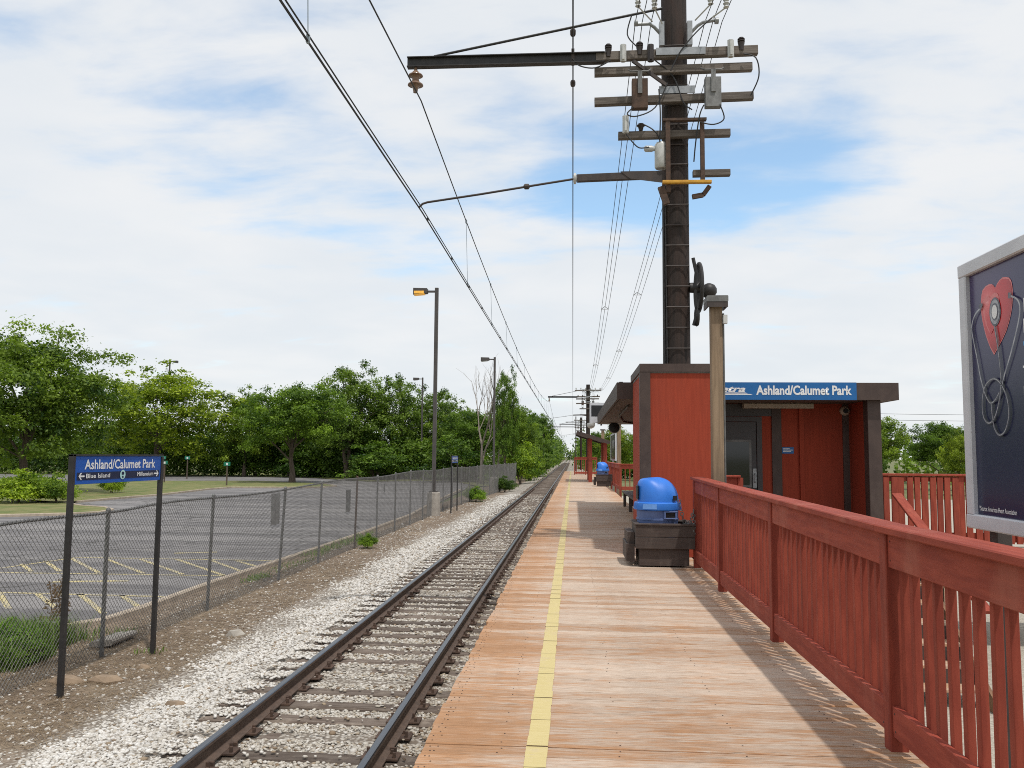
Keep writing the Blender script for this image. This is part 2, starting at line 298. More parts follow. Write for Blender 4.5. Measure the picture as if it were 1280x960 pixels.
# ------------------------------------------------------------------ mesh helpers
def wloc(o):
    v = Vector((0, 0, 0))
    while o is not None: v += o.location; o = o.parent
    return v
def put(name, me, parent=None, loc=(0, 0, 0), rot=None, scale=None):
    o = bpy.data.objects.new(name, me); COL.objects.link(o); o.location = loc
    if rot: o.rotation_euler = rot
    if scale: o.scale = scale
    if parent is not None: o.parent = parent
    return o
class MB:
    def __init__(s): s.v = []; s.f = []; s.mi = []; s.cur = 0
    def add(s, vs_, fs_):
        n = len(s.v); s.v += [tuple(p) for p in vs_]; s.f += [tuple(i + n for i in f) for f in fs_]; s.mi += [s.cur] * len(fs_); return s
    def box(s, x0, x1, y0, y1, z0, z1, c=0.0):
        if c <= 0:
            return s.add([(x0, y0, z0), (x1, y0, z0), (x1, y1, z0), (x0, y1, z0), (x0, y0, z1), (x1, y0, z1), (x1, y1, z1), (x0, y1, z1)],
                         [(0, 3, 2, 1), (4, 5, 6, 7), (0, 1, 5, 4), (1, 2, 6, 5), (2, 3, 7, 6), (3, 0, 4, 7)])
        d = (x1 - x0, y1 - y0, z1 - z0); a = d.index(max(d))
        if a == 0: return s.beam((x0, (y0 + y1) / 2, (z0 + z1) / 2), (x1, (y0 + y1) / 2, (z0 + z1) / 2), y1 - y0, z1 - z0, c)
        if a == 1: return s.beam(((x0 + x1) / 2, y0, (z0 + z1) / 2), ((x0 + x1) / 2, y1, (z0 + z1) / 2), x1 - x0, z1 - z0, c)
        return s.beam(((x0 + x1) / 2, (y0 + y1) / 2, z0), ((x0 + x1) / 2, (y0 + y1) / 2, z1), x1 - x0, y1 - y0, c, (0, 1, 0))
    def beam(s, p0, p1, w, h, c=0.0, up=(0, 0, 1)):
        p0 = Vector(p0); p1 = Vector(p1); d = (p1 - p0).normalized(); u = Vector(up)
        sd = d.cross(u)
        if sd.length < 1e-4: sd = d.cross(Vector((0, 1, 0)))
        sd.normalize(); u = sd.cross(d).normalized(); a, b = w / 2, h / 2
        if c > 0: ring = [(-a + c, -b), (a - c, -b), (a, -b + c), (a, b - c), (a - c, b), (-a + c, b), (-a, b - c), (-a, -b + c)]
        else: ring = [(-a, -b), (a, -b), (a, b), (-a, b)]
        n = len(ring)
        vs_ = [p0 + sd * x + u * y for x, y in ring] + [p1 + sd * x + u * y for x, y in ring]
        fs_ = [(i, (i + 1) % n, n + (i + 1) % n, n + i) for i in range(n)] + [tuple(range(n))[::-1], tuple(range(n, 2 * n))]
        return s.add(vs_, [f[::-1] for f in fs_])
    def tube(s, pts, r, n=6, caps=True):
        pts = [Vector(p) for p in pts]; m = len(pts); rs = r if isinstance(r, (list, tuple)) else [r] * m
        vs_ = []; pu = None
        for i, p in enumerate(pts):
            d = (pts[min(i + 1, m - 1)] - pts[max(i - 1, 0)]).normalized()
            if pu is None: pu = d.cross(Vector((0, 0, 1)) if abs(d.z) < .9 else Vector((1, 0, 0))).normalized()
            a = (pu - d * pu.dot(d)).normalized(); b = d.cross(a); pu = a
            vs_ += [p + (a * math.cos(2 * math.pi * k / n) + b * math.sin(2 * math.pi * k / n)) * rs[i] for k in range(n)]
        fs_ = [(i * n + k, i * n + (k + 1) % n, (i + 1) * n + (k + 1) % n, (i + 1) * n + k) for i in range(m - 1) for k in range(n)]
        if caps: fs_ += [tuple(range(n))[::-1], tuple(range((m - 1) * n, m * n))]
        return s.add(vs_, fs_)
    def lathe(s, c, prof, n=14, axis='z'):
        vs_ = []
        for r, h in prof:
            for k in range(n):
                a = 2 * math.pi * k / n; q = (r * math.cos(a), r * math.sin(a), h)
                if axis == 'x': q = (q[2], q[0], q[1])
                if axis == 'y': q = (q[1], q[2], q[0])
                vs_.append((c[0] + q[0], c[1] + q[1], c[2] + q[2]))
        m = len(prof)
        fs_ = [(i * n + k, i * n + (k + 1) % n, (i + 1) * n + (k + 1) % n, (i + 1) * n + k) for i in range(m - 1) for k in range(n)]
        fs_ += [tuple(range(n))[::-1], tuple(range((m - 1) * n, m * n))]
        return s.add(vs_, fs_)
    def prism(s, poly, o, u, v, w, t):
        """flat polygon (list of 2D) on origin o with axes u, v extruded by t along w"""
        o, u, v, w = Vector(o), Vector(u), Vector(v), Vector(w); n = len(poly)
        a = [o + u * x + v * y for x, y in poly]; b = [p + w * t for p in a]
        return s.add(a + b, [tuple(range(n)), tuple(range(n, 2 * n))[::-1]] + [(i, n + i, n + (i + 1) % n, (i + 1) % n) for i in range(n)])
    def torus(s, c, R, r, axis='x', n=20, m=6, sq=1.0):
        vs_ = []
        for i in range(n):
            a = 2 * math.pi * i / n
            for k in range(m):
                b = 2 * math.pi * k / m; q = ((R + r * math.cos(b)) * math.cos(a), (R + r * math.cos(b)) * math.sin(a) * sq, r * math.sin(b))
                q = {'x': (q[2], q[0], q[1]), 'y': (q[0], q[2], q[1]), 'z': q}[axis]
                vs_.append((c[0] + q[0], c[1] + q[1], c[2] + q[2]))
        return s.add(vs_, [(i * m + k, ((i + 1) % n) * m + k, ((i + 1) % n) * m + (k + 1) % m, i * m + (k + 1) % m) for i in range(n) for k in range(m)])
    def mesh(s, name, mats, smooth=False, origin=(0, 0, 0)):
        me = bpy.data.meshes.new(name); ox, oy, oz = origin
        me.from_pydata([(x - ox, y - oy, z - oz) for x, y, z in s.v], [], s.f)
        for m in (mats if isinstance(mats, (list, tuple)) else [mats]): me.materials.append(MATS[m])
        if len(me.materials) > 1: me.polygons.foreach_set('material_index', s.mi)
        if smooth:
            me.polygons.foreach_set('use_smooth', [True] * len(me.polygons))
            try: me.set_sharp_from_angle(angle=math.radians(38))
            except Exception: pass
        me.update(); return me
    def build(s, name, mats, parent=None, smooth=False, label=None, kind=None):
        o = put(name, s.mesh(name, mats, smooth, wloc(parent) if parent else (0, 0, 0)), parent)
        if label: o['label'] = label
        if kind: o['kind'] = kind
        return o
def thing(name, label, cat, loc=(0, 0, 0), group=None):
    o = bpy.data.objects.new(name, None); COL.objects.link(o); o.location = loc; o.empty_display_size = .2
    o['label'] = label; o['category'] = cat
    if group: o['group'] = group
    return o
def tag(o, label, cat, group=None):
    o['label'] = label; o['category'] = cat
    if group: o['group'] = group
    return o
def struct(o): o['kind'] = 'structure'; return o
def root(name, loc=(0, 0, 0)):
    o = bpy.data.objects.new(name, None); COL.objects.link(o); o.location = loc; o['kind'] = 'structure'; return o
def copy_tree(o, parent=None, skip=()):
    c = o.copy(); COL.objects.link(c); c.parent = parent
    for ch in o.children:
        if ch.name.split('.')[0] not in skip: copy_tree(ch, c, skip)
    return c
def np_mesh(name, V, F, mats, tint=None, smooth=False):
    me = bpy.data.meshes.new(name); V = np.ascontiguousarray(V, np.float32); F = np.ascontiguousarray(F, np.int32); k = F.shape[1]
    me.vertices.add(len(V)); me.vertices.foreach_set('co', V.ravel())
    me.loops.add(F.size); me.loops.foreach_set('vertex_index', F.ravel())
    me.polygons.add(len(F)); me.polygons.foreach_set('loop_start', np.arange(0, F.size, k, dtype=np.int32))
    me.polygons.foreach_set('loop_total', np.full(len(F), k, np.int32))
    if tint is not None:
        a = me.attributes.new('tint', 'FLOAT', 'POINT'); a.data.foreach_set('value', np.ascontiguousarray(tint, np.float32))
    me.update(calc_edges=True)
    if smooth: me.polygons.foreach_set('use_smooth', np.ones(len(F), bool))
    me.materials.append(MATS[mats]); return me
def lettering(name, txt, o, u, v, height, width, mat, parent, bold=.012, t=.003, shear=0.0):
    """raised print of one line: o is the lower left corner, u/v the reading and up directions"""
    cu = bpy.data.curves.new('txt', 'FONT'); cu.body = txt; cu.size = 1.0; cu.offset = bold; cu.shear = shear; cu.resolution_u = 3
    ob = bpy.data.objects.new('txt', cu); me = bpy.data.meshes.new_from_object(ob); bpy.data.objects.remove(ob); bpy.data.curves.remove(cu)
    co = np.empty(len(me.vertices) * 3, np.float32); me.vertices.foreach_get('co', co); co = co.reshape(-1, 3)
    x0, x1 = co[:, 0].min(), co[:, 0].max(); cap = .70
    u, v = np.array(u, float), np.array(v, float); w = np.cross(u, v)
    P = np.array(o, float) - np.array(wloc(parent)) + np.outer((co[:, 0] - x0) / (x1 - x0) * width, u) + np.outer(co[:, 1] / cap * height, v) + w * t
    me.vertices.foreach_set('co', P.astype(np.float32).ravel()); me.materials.clear(); me.materials.append(MATS[mat]); me.update()
    return put(name, me, parent)

# ================================================================== ground and setting
g = MB(); R_ = 2500
g.add([(-R_, -R_, -1.56), (R_, -R_, -1.56), (R_, R_, -1.56), (-R_, R_, -1.56)], [(0, 1, 2, 3)])
struct(g.build('ground', 'ground_far'))
g = MB(); g.add([(-95, 13.35, -1.50), (-8.0, 13.35, -1.50), (-7.75, 24, -1.50), (-7.7, 40, -1.5), (-9.4, 74, -1.50), (-13, 112, -1.50), (-95, 112, -1.50)], [tuple(range(7))])
lot = struct(g.build('parking_lot', 'asphalt'))
g = MB(); g.add([(1.9, -6, -1.42), (60, -6, -1.42), (60, 62, -1.42), (1.9, 62, -1.42)], [(0, 1, 2, 3)])
struct(g.build('gravel_yard', 'gravel_lot'))
g = MB(); g.add([(-60, -6, -1.47), (-8.05, -6, -1.47), (-7.6, 13.0, -1.43), (-9.5, 13.3, -1.45), (-60, 13.3, -1.47)], [(0, 1, 2, 3, 4)])
struct(g.build('grass_verge', 'lawn'))

def fbm2(x, y, s):
    r = 0; a = 1.0
    for i in range(4):
        r = r + a * np.sin(x * s * 1.3 + 1.7 * i + 2.1 * np.sin(y * s * .9 + i)) * np.cos(y * s * 1.1 - .6 * i + 1.4 * np.sin(x * s * .7)); s *= 2.07; a *= .5
    return r
def gz(x, y):
    """height of the trackside ground"""
    x = np.asarray(x, float); y = np.asarray(y, float)
    t = np.clip((x + 5.5) / 1.4, 0, 1); t = t * t * (3 - 2 * t)
    z = -1.43 + t * .125
    z = z + .018 * fbm2(x, y, 1.1) * (1 - .8 * t) + .004 * fbm2(x, y, 5)
    z = z - .06 * np.clip((-6.9 - x) / 1.0, 0, 1) * np.clip((y - 13) / 2, 0, 1)
    return z
ys = np.concatenate([np.arange(2, 45, .22), np.arange(45, 120, 1.2), np.arange(120, 700, 12)])
xs = np.concatenate([np.arange(-8.05, -.4, .16), np.arange(-.4, 2.2, .5)])
XX, YY = np.meshgrid(xs, ys); ZZ = gz(XX, YY)
W_, H_ = len(xs), len(ys); idx = np.arange(W_ * H_).reshape(H_, W_)
F = np.stack([idx[:-1, :-1], idx[:-1, 1:], idx[1:, 1:], idx[1:, :-1]], -1).reshape(-1, 4)
struct(put('trackside_ground', np_mesh('trackside_ground', np.stack([XX, YY, ZZ], -1).reshape(-1, 3), F, 'trackbed', smooth=True)))

# ------------------------------------------------------------------ railway track
TC, GAUGE = -2.47, 1.50
XL, XR = TC - GAUGE / 2, TC + GAUGE / 2
track = root('railway_track', (TC, 2, -1.3))
RT = -1.09
prof = [(-.07, -.172), (.07, -.172), (.07, -.160), (.016, -.140), (.010, -.130), (.010, -.045), (.036, -.034), (.037, -.008), (.028, 0), (-.028, 0), (-.037, -.008), (-.036, -.034), (-.010, -.045), (-.010, -.130), (-.016, -.140), (-.07, -.160)]
for x in (XL, XR):
    b = MB(); n = len(prof); yy = [2, 40, 120, 300, 640]
    b.v = [(x + px, y, RT + pz) for y in yy for px, pz in prof]
    for i in range(len(yy) - 1):
        for k in range(n):
            b.f.append((i * n + k, (i + 1) * n + k, (i + 1) * n + (k + 1) % n, i * n + (k + 1) % n)); b.mi.append(1 if k in (7, 8, 9) else 0)
    b.build('rail', ['rail_rust', 'rail_top'], track)
tie_meshes = []
for i in range(6):
    b = MB(); L_, w_, h_ = 1.30, .11, .17
    segs = 7; c = .012
    for k in range(segs):
        pass
    pts = [-L_ + 2 * L_ * k / 6 for k in range(7)]
    ring = lambda jw, jz: [(-w_ - jw, -h_), (w_ + jw, -h_), (w_ + jw, -.018), (w_ - .015, jz), (-w_ + .015, jz), (-w_ - jw, -.018)]
    vv = []
    for px in pts:
        jw, jz = random.uniform(-.008, .008), random.uniform(-.012, .004)
        vv += [(px + random.uniform(-.01, .01), a, z_) for a, z_ in ring(jw, jz)]
    ff = [(k * 6 + q, k * 6 + (q + 1) % 6, (k + 1) * 6 + (q + 1) % 6, (k + 1) * 6 + q) for k in range(6) for q in range(6)] + [(5, 4, 3, 2, 1, 0), tuple(range(36, 42))]
    b.add(vv, ff); tie_meshes.append(b.mesh('tie', 'tie_timber'))
tie_y = []; y = 3.2
while y < 330: tie_y.append(y + random.uniform(-.035, .035)); y += .507
plates = MB()
rest = MB(); tie_info = []
for i, y in enumerate(tie_y):
    rz = random.uniform(-.018, .018); dx = random.uniform(-.07, .07); dz = random.uniform(-.022, .004) if random.random() > .12 else -.035
    if i < 300:
        put('tie', random.choice(tie_meshes), track, (TC + dx - track.location.x, y - track.location.y, -1.268 + dz - track.location.z), (random.uniform(-.02, .02), 0, rz + (math.pi if random.random() < .5 else 0)))
        tie_info.append((y, rz, dx, dz))
    else: rest.box(TC - 1.3 + dx, TC + 1.3 + dx, y - .11, y + .11, -1.4, -1.272)
    if i < 130:
        for x in (XL, XR):
            plates.box(x - .17, x + .17, y - .095, y + .095, -1.27, -1.254, 0)
            for sx_, sy_ in ((-.09, -.05), (.09, .05), (-.13, .05), (.13, -.05)):
                a, c_ = x + sx_, y + sy_; hh = random.uniform(.02, .045)
                plates.box(a - .013, a + .013, c_ - .013, c_ + .013, -1.258, -1.245 + hh)
            if random.random() < .85:   # rail anchor clipped under the foot
                a = x + random.choice((-.085, .085)); plates.box(a - .03, a + .03, y + .11, y + .14, -1.272, -1.225)
plates.build('tie_plate_fittings', 'rust_steel', track, kind='stuff')
rest.build('far_ties', 'tie_timber', track, kind='stuff')

# ballast: real stones near the camera, thinning with distance
def rocks(n_of, regions, name, parent=None):
    t_ = (1 + 5 ** .5) / 2
    iv = np.array([(-1, t_, 0), (1, t_, 0), (-1, -t_, 0), (1, -t_, 0), (0, -1, t_), (0, 1, t_), (0, -1, -t_), (0, 1, -t_), (t_, 0, -1), (t_, 0, 1), (-t_, 0, -1), (-t_, 0, 1)]) / 1.9
    fi = np.array([(0, 11, 5), (0, 5, 1), (0, 1, 7), (0, 7, 10), (0, 10, 11), (1, 5, 9), (5, 11, 4), (11, 10, 2), (10, 7, 6), (7, 1, 8), (3, 9, 4), (3, 4, 2), (3, 2, 6), (3, 6, 8), (3, 8, 9), (4, 9, 5), (2, 4, 11), (6, 2, 10), (8, 6, 7), (9, 8, 1)])
    Vs, Fs, Ts = [], [], []; base = 0
    for (x0, x1, y0, y1, dens, smin, smax, edge) in regions:
        n = int((x1 - x0) * (y1 - y0) * dens)
        x = RS.uniform(x0, x1, n); y = RS.uniform(y0, y1, n)
        wob = .35 * fbm2(x, y, .9)
        keep = np.ones(n, bool)
        if edge == 'ballast':
            keep &= RS.rand(n) < np.clip((x + 5.15 + wob) / .5, .05, 1)
            near_rail = np.minimum(abs(x - XL), abs(x - XR)); keep &= near_rail > .085
        z = gz(x, y)
        s = RS.uniform(smin, smax, n) * (1 + .5 * (RS.rand(n) < .06))
        bed = (x > TC - 1.42) & (x < TC + 1.42)
        # stones between the ties lie a little under the tie tops; few lie on the wood itself
        ty = np.array([q[0] for q in tie_info]); j = np.clip(np.searchsorted(ty, y), 1, len(ty) - 1)
        dist = np.minimum(abs(ty[j] - y), abs(ty[j - 1] - y))
        on = bed & (dist < .115)
        shoulder = x < XL - .13; hid = (np.sin(j * 12.9898) * 43758.5453 % 1) < .68
        if edge == 'ballast': keep &= ~(on & (RS.rand(n) < np.where(shoulder & hid, .12, np.where(shoulder & (x < XL - .33), .6, .95))))
        z = np.where(on, -1.262, np.where(bed, z + .012 - .02 * RS.rand(n), z + s * .12))
        x, y, z, s, wob = x[keep], y[keep], z[keep], s[keep], wob[keep]; n = len(x)
        sc = s[:, None] * RS.uniform(.6, 1.15, (n, 3)) * np.array([1, 1, .52])
        P = iv[None] * RS.uniform(.78, 1.18, (n, 12, 1)) * sc[:, None, :]
        a = RS.uniform(0, 6.28, n); tl = RS.uniform(-.5, .5, n); ca, sa, ct, st_ = np.cos(a), np.sin(a), np.cos(tl), np.sin(tl)
        X = P[..., 0]; Y = P[..., 1] * ct[:, None] - P[..., 2] * st_[:, None]; Z = P[..., 1] * st_[:, None] + P[..., 2] * ct[:, None]
        V = np.stack([X * ca[:, None] - Y * sa[:, None] + x[:, None], X * sa[:, None] + Y * ca[:, None] + y[:, None], Z + z[:, None]], -1)
        tint = np.clip(RS.normal(.76, .16, n) + .12 * (x < XL), .28, 1.0)
        tint = np.where(RS.rand(n) < .05, RS.uniform(.15, .4, n), tint)
        inner = (x > XL - .1) & (x < XR + 1.0); tint = np.where(inner, tint - .11 * RS.rand(n) - .04, tint)
        foul = np.clip(1 - abs(x - (XR + .35)) / .5, 0, 1); tint = tint - foul * .35 * RS.rand(n)
        out = np.clip((-4.7 - x - wob) / .5, 0, 1); tint = tint - out * .22 * RS.rand(n)
        Vs.append(V.reshape(-1, 3)); Fs.append((fi[None] + 12 * np.arange(n)[:, None, None]).reshape(-1, 3) + base); Ts.append(np.repeat(np.clip(tint, 0, 1), 12)); base += 12 * n
    return put(name, np_mesh(name, np.concatenate(Vs), np.concatenate(Fs), 'stone', np.concatenate(Ts)))
bal = rocks(0, [(-6.0, -.72, 5.6, 10, 1250, .013, .030, 'ballast'), (-5.9, -.72, 10, 16, 800, .015, .034, 'ballast'), (-5.7, -.72, 16, 28, 320, .022, .042, 'ballast'), (-5.5, -.8, 28, 60, 70, .03, .055, 'ballast'),
                (-7.6, -4.9, 7.5, 18, 110, .006, .026, 'dirt'), (-7.4, -5.0, 18, 34, 45, .010, .035, 'dirt'), (-7.2, -5.0, 34, 60, 10, .02, .045, 'dirt')], 'ballast_stones')
tag(bal, 'pale crushed stone ballast around the rails', 'gravel'); bal['kind'] = 'stuff'

# ------------------------------------------------------------------ platform
platform = root('platform', (0, 3, 0))
PX0, PX1 = -.745, 1.72
pl_mesh = []
for i in range(8):
    b = MB(); w_ = .0677 + random.uniform(-.001, .001); c = .0055
    e0, e1 = PX0 + random.uniform(-.008, .008), PX1
    b.v = []; nseg = 4
    for k in range(nseg + 1):
        px = e0 + (e1 - e0) * k / nseg; j = random.uniform(-.0012, .0012); cup = random.uniform(-.0015, .001)
        b.v += [(px, -w_ + j, -.036), (px, w_ + j, -.036), (px, w_ + j, -c), (px, w_ - c + j, cup * .3), (px, -w_ + c + j, cup * .3), (px, -w_ + j, -c)]
    b.f = [(k * 6 + q, k * 6 + (q + 1) % 6, (k + 1) * 6 + (q + 1) % 6, (k + 1) * 6 + q)[::-1] for k in range(nseg) for q in range(6)] + [(0, 1, 2, 3, 4, 5), tuple(range(nseg * 6, nseg * 6 + 6))[::-1]]
    b.mi = [0] * len(b.f); pl_mesh.append(b.mesh('plank', 'plank'))
y = 3.0; i = 0; far = MB(); line = MB(); nails = MB(); PITCH = .1415
while y < 80:
    dz = random.uniform(-.0035, .002); rz = random.uniform(-.0018, .0018)
    if i < 300: put('plank', pl_mesh[random.randrange(8)], platform, (random.uniform(-.006, .006), y - 3, dz), (0, 0, rz))
    else: far.box(PX0 + random.uniform(-.01, .01), PX1, y - .066, y + .066, -.036, dz)
    a, c_ = -.228 + random.uniform(-.003, .003), -.122 + random.uniform(-.003, .003)
    line.add([(a, y - .0707 + rz * -.17, dz + .0022), (c_, y - .0707 + rz * -.17, dz + .0022), (c_, y + .0707 + rz * -.17, dz + .0022), (a, y + .0707 + rz * -.17, dz + .0022)], [(0, 1, 2, 3)])
    if i < 110:
        for nx in (-.71, -.68, -.36, .24, .85, 1.42):
            for ny in (-.035, .035):
                if random.random() < (.25 if nx < -.5 else .62): continue
                qx, qy = nx + random.uniform(-.012, .012), y + ny + random.uniform(-.008, .008)
                nails.add([(qx + .0048 * math.cos(k * 1.047), qy + .0048 * math.sin(k * 1.047), dz + .0018) for k in range(6)], [tuple(range(6))])
    y += PITCH; i += 1
far.build('far_planks', 'plank', platform, kind='stuff')
line.build('yellow_safety_line', 'yellow_line', platform)
nails.build('nail_heads', 'rust_steel', platform, kind='stuff')
b = MB(); b.box(-.715, -.675, 2.9, 80, -.30, -.039)
b.build('edge_stringer', 'stringer', platform)
b = MB(); b.box(1.64, 1.68, 2.9, 80, -.30, -.039); b.build('edge_stringer', 'stringer', platform)
pmesh = MB().box(-.07, .07, -.07, .07, -1.42, -.301).mesh('support_post', 'stringer')
for k in range(22):
    for x in (-.6, 1.55): put('support_post', pmesh, platform, (x, .5 + 3.4 * k, 0))

# landing in front of the door, its boards and the steps down
landing = root('landing_deck', (1.75, 12, 0))
lm = MB().box(0, 3.75, -.066, .066, -.036, 0, .004).mesh('plank', 'dark_boards')
k = 0
while 12.08 + .1415 * k < 15.55:
    put('plank', lm, landing, (.0, .08 + .1415 * k, random.uniform(-.003, .002)), (0, 0, random.uniform(-.001, .001))); k += 1
b = MB(); b.box(1.75, 5.5, 12.0, 12.04, -.3, -.04); b.box(5.44, 5.5, 12.05, 15.6, -.3, -.04); b.build('edge_stringer', 'stringer', landing)
ramp = MB(); ramp.box(5.52, 9.5, 13.3, 14.9, -.06, -.01); ramp.box(5.6, 5.75, 13.35, 13.5, -1.42, -.06); ramp.box(9.2, 9.35, 13.35, 13.5, -1.42, -.06); ramp.box(9.2, 9.35, 14.7, 14.85, -1.42, -.06)
struct(ramp.build('side_ramp', 'plank'))
steps = thing('wooden_steps', 'wooden steps going down beside the landing, seen through the near railing', 'steps', (4.0, 11.2, -1.42))
for k in range(6):
    z_ = -.2 * (k + 1); y_ = 12.0 - .28 * k
    b = MB(); b.box(3.05, 4.75, y_ - .30, y_, z_ - .04, z_, .005); b.build('tread', 'plank', steps)
    b = MB(); b.box(3.05, 4.75, y_ - .03, y_ - .005, z_ + .002, z_ + .158); b.build('riser', 'brown_trim', steps)
for x in (3.02, 4.78):
    b = MB(); b.prism([(12.0, -.05), (12.0, -.35), (10.35, -1.42), (10.1, -1.42), (10.1, -1.3)], (x - .02, 0, 0), (0, 1, 0), (0, 0, 1), (1, 0, 0), .04); b.build('stringer', 'stringer', steps)
b = MB(); b.beam((4.8, 12.95, .92), (4.8, 10.3, -.32), .14, .04, .006); b.build('handrail', 'red_rail', steps)
for y_, z0, z1 in ((12.06, -.3, .47), (10.5, -1.42, -.26)):
    b = MB(); b.box(4.755, 4.845, y_ - .045, y_ + .045, z0, z1, .005); b.build('post', 'red_paint', steps)

# ------------------------------------------------------------------ railings
bal_m = {}
def railing(name, label, pts, normal, h=1.14, spacing=.127, z0=0.0, group=None, capw=.165, top_h=.17, bw=1.0, front=False, dh=None):
    """posts at pts (x,y); boards on the inner side (normal), square balusters behind them"""
    nrm = Vector((normal[0], normal[1], 0))
    t = thing(name, label, 'railing', (pts[0][0], pts[0][1], z0), group)
    key = round(h, 2)
    if key not in bal_m:
        bal_m[key] = [MB().box(-.018, .018, -.019 - j, .019 + j, .05, h - .06, .003).mesh('baluster', 'red_paint') for j in (0, .0015, -.001)]
    dh = dh or [0] * len(pts)
    for (x, y_), e in zip(pts, dh):
        b = MB(); b.box(x - .045, x + .045, y_ - .045, y_ + .045, z0 - .25, z0 + h - .042 + e, .005); b.build('post', 'red_paint', t)
    for (xa, ya), (xb, yb), ea, eb in zip(pts, pts[1:], dh, dh[1:]):
        A, B = Vector((xa, ya, 0)), Vector((xb, yb, 0)); d = (B - A).normalized(); L_ = (B - A).length
        # cap, laid over the posts and butted at their middle
        j = random.uniform(-.004, .004)
        b = MB(); b.beam(A + d * .002 + Vector((0, 0, z0 + h - .02 + ea)) , B - d * .002 + Vector((0, 0, z0 + h - .02 + eb)), capw, .038, .006); b.build('cap_rail', 'red_rail', t)
        inset = nrm * .014
        for nm, za, zb, u_, w_ in (('top_board', h - .042 - top_h, h - .043, ea, eb), ('bottom_board', .075, .225, 0, 0)):
            b = MB(); b.beam(A + d * .046 + inset + Vector((0, 0, z0 + (za + zb) / 2 + u_)), B - d * .046 + inset + Vector((0, 0, z0 + (za + zb) / 2 + w_)), .036, zb - za, .004); b.build(nm, 'red_rail', t)
        if abs(nrm.x) > .5 and ya < 14:
            nl = MB(); xf = A.x + nrm.x * .0335
            for za_, zb_, u_, w_ in ((h - .042 - top_h, h - .043, ea, eb), (.075, .225, 0, 0)):
                for yy_, e_ in ((ya + .075, u_), (yb - .075, w_)):
                    for f_ in (.22, .78):
                        yc_, zc_ = yy_ + random.uniform(-.008, .008), z0 + za_ + (zb_ - za_) * f_ + e_
                        xx_ = xf + (B.x - A.x) * (yy_ - ya) / (yb - ya)
                        nl.add([(xx_, yc_ + .0055 * math.cos(k * 1.047), zc_ + .0055 * math.sin(k * 1.047)) for k in range(6)], [tuple(range(6))])
            nl.build('nail_heads', 'black_steel', t, kind='stuff')
        n = max(1, int(round((L_ - .12) / spacing))); st = (L_ - .10) / n; ang = math.atan2(d.y, d.x) - math.pi / 2
        for k in range(n):
            p = A + d * (.05 + st * (k + .5) + random.uniform(-.012, .012)) - nrm * (-.052 if front else .024)
            put('baluster', random.choice(bal_m[key]), t, p - Vector((t.location.x, t.location.y, 0)) , (random.uniform(-.006, .006), random.uniform(-.004, .004), ang + random.uniform(-.06, .06)), (1, bw, 1))
    return t
railing('platform_railing', 'long red painted wooden railing along the near right edge of the platform', [(1.62, 1.7), (1.62, 4.47), (1.62, 6.95), (1.625, 9.42), (1.64, 11.38)], (-1, 0), dh=[-.02, -.025, 0, .025, .05])
railing('ramp_railing', 'red wooden railing running right from the station building behind the billboard', [(5.16, 14.72), (6.5, 14.72), (7.9, 14.72), (9.4, 14.72)], (0, -1), h=1.20, top_h=.09, spacing=.125, bw=2.5, front=True)
railing('stub_railing', 'short red railing piece in front of the station door', [(2.30, 14.02), (2.72, 14.02)], (0, -1), h=1.16)
railing('shelter_railing', 'red wooden railing beside the far blue rubbish bin, leading to the shelter', [(3.3, 34.8), (1.95, 34.8), (1.93, 38.5), (1.93, 42.5), (1.93, 46.6)], (-1, 0), h=1.15, spacing=.2)
railing('end_railing', 'small red railing across the far end of the platform beside the rails', [(.15, 66), (1.0, 66), (1.85, 66)], (0, -1), h=1.38, spacing=.2)

# ------------------------------------------------------------------ station building
B0 = thing('station_building', 'brick red station building with brown flat roof and blue name board', 'building', (3.4, 18, 0))
# enclosure round the foot of the catenary mast
b = MB()
b.box(1.02, 2.12, 12.5, 12.54, 0, 2.68); b.box(1.02, 1.06, 12.541, 14.4, 0, 2.68); b.box(2.08, 2.12, 12.541, 14.4, 0, 2.68); b.box(1.061, 2.079, 14.36, 14.4, 0, 2.68)
w = b.build('mast_enclosure', 'red_wall', B0)
b = MB(); b.box(.985, 2.155, 12.465, 12.499, 2.70, 2.82); b.box(.985, 1.019, 12.5, 14.43, 2.70, 2.82); b.box(2.121, 2.155, 12.5, 14.43, 2.70, 2.82); b.build('parapet_trim', 'brown_trim', w)
b = MB(); b.box(.99, 1.14, 12.47, 12.498, 0, 2.698); b.box(.988, 1.018, 12.4981, 12.62, 0, 2.698); b.build('corner_trim', 'brown_trim', w)
b = MB(); b.box(1.02, 2.12, 12.5, 14.4, 2.681, 2.70); b.build('top_sheet', 'roofing', w)
# main walls
WX = 1.85
b = MB(); b.box(WX, WX + .1, 15.7, 25.2, 0, 2.43); b.build('wall', 'red_wall', B0)
b = MB(); b.box(WX, 5.14, 15.6, 15.699, 0, 2.43); b.build('wall', 'red_wall', B0)
b = MB(); b.box(5.04, 5.14, 15.7, 25.2, 0, 2.43); b.build('wall', 'red_wall', B0)
b = MB(); b.box(WX + .1, 5.04, 25.1, 25.2, 0, 2.43); b.build('wall', 'red_wall', B0)
b = MB(); b.box(5.0, 5.08, 14.84, 15.599, 0, 2.43); b.build('wing_wall', 'red_wall', B0)
b = MB(); b.box(4.98, 5.20, 14.62, 14.839, 0, 2.43, .006); b.build('column', 'brown_trim', B0)
b = MB(); b.box(4.86, 4.97, 15.57, 15.599, 0, 2.42); b.build('corner_trim', 'brown_trim', B0)
b = MB(); b.box(WX - .03, WX - .001, 24.9, 25.2, 0, 2.42); b.box(WX - .03, WX - .001, 17.8, 18.0, 0, 2.42); b.build('wall_trim', 'brown_trim', B0)
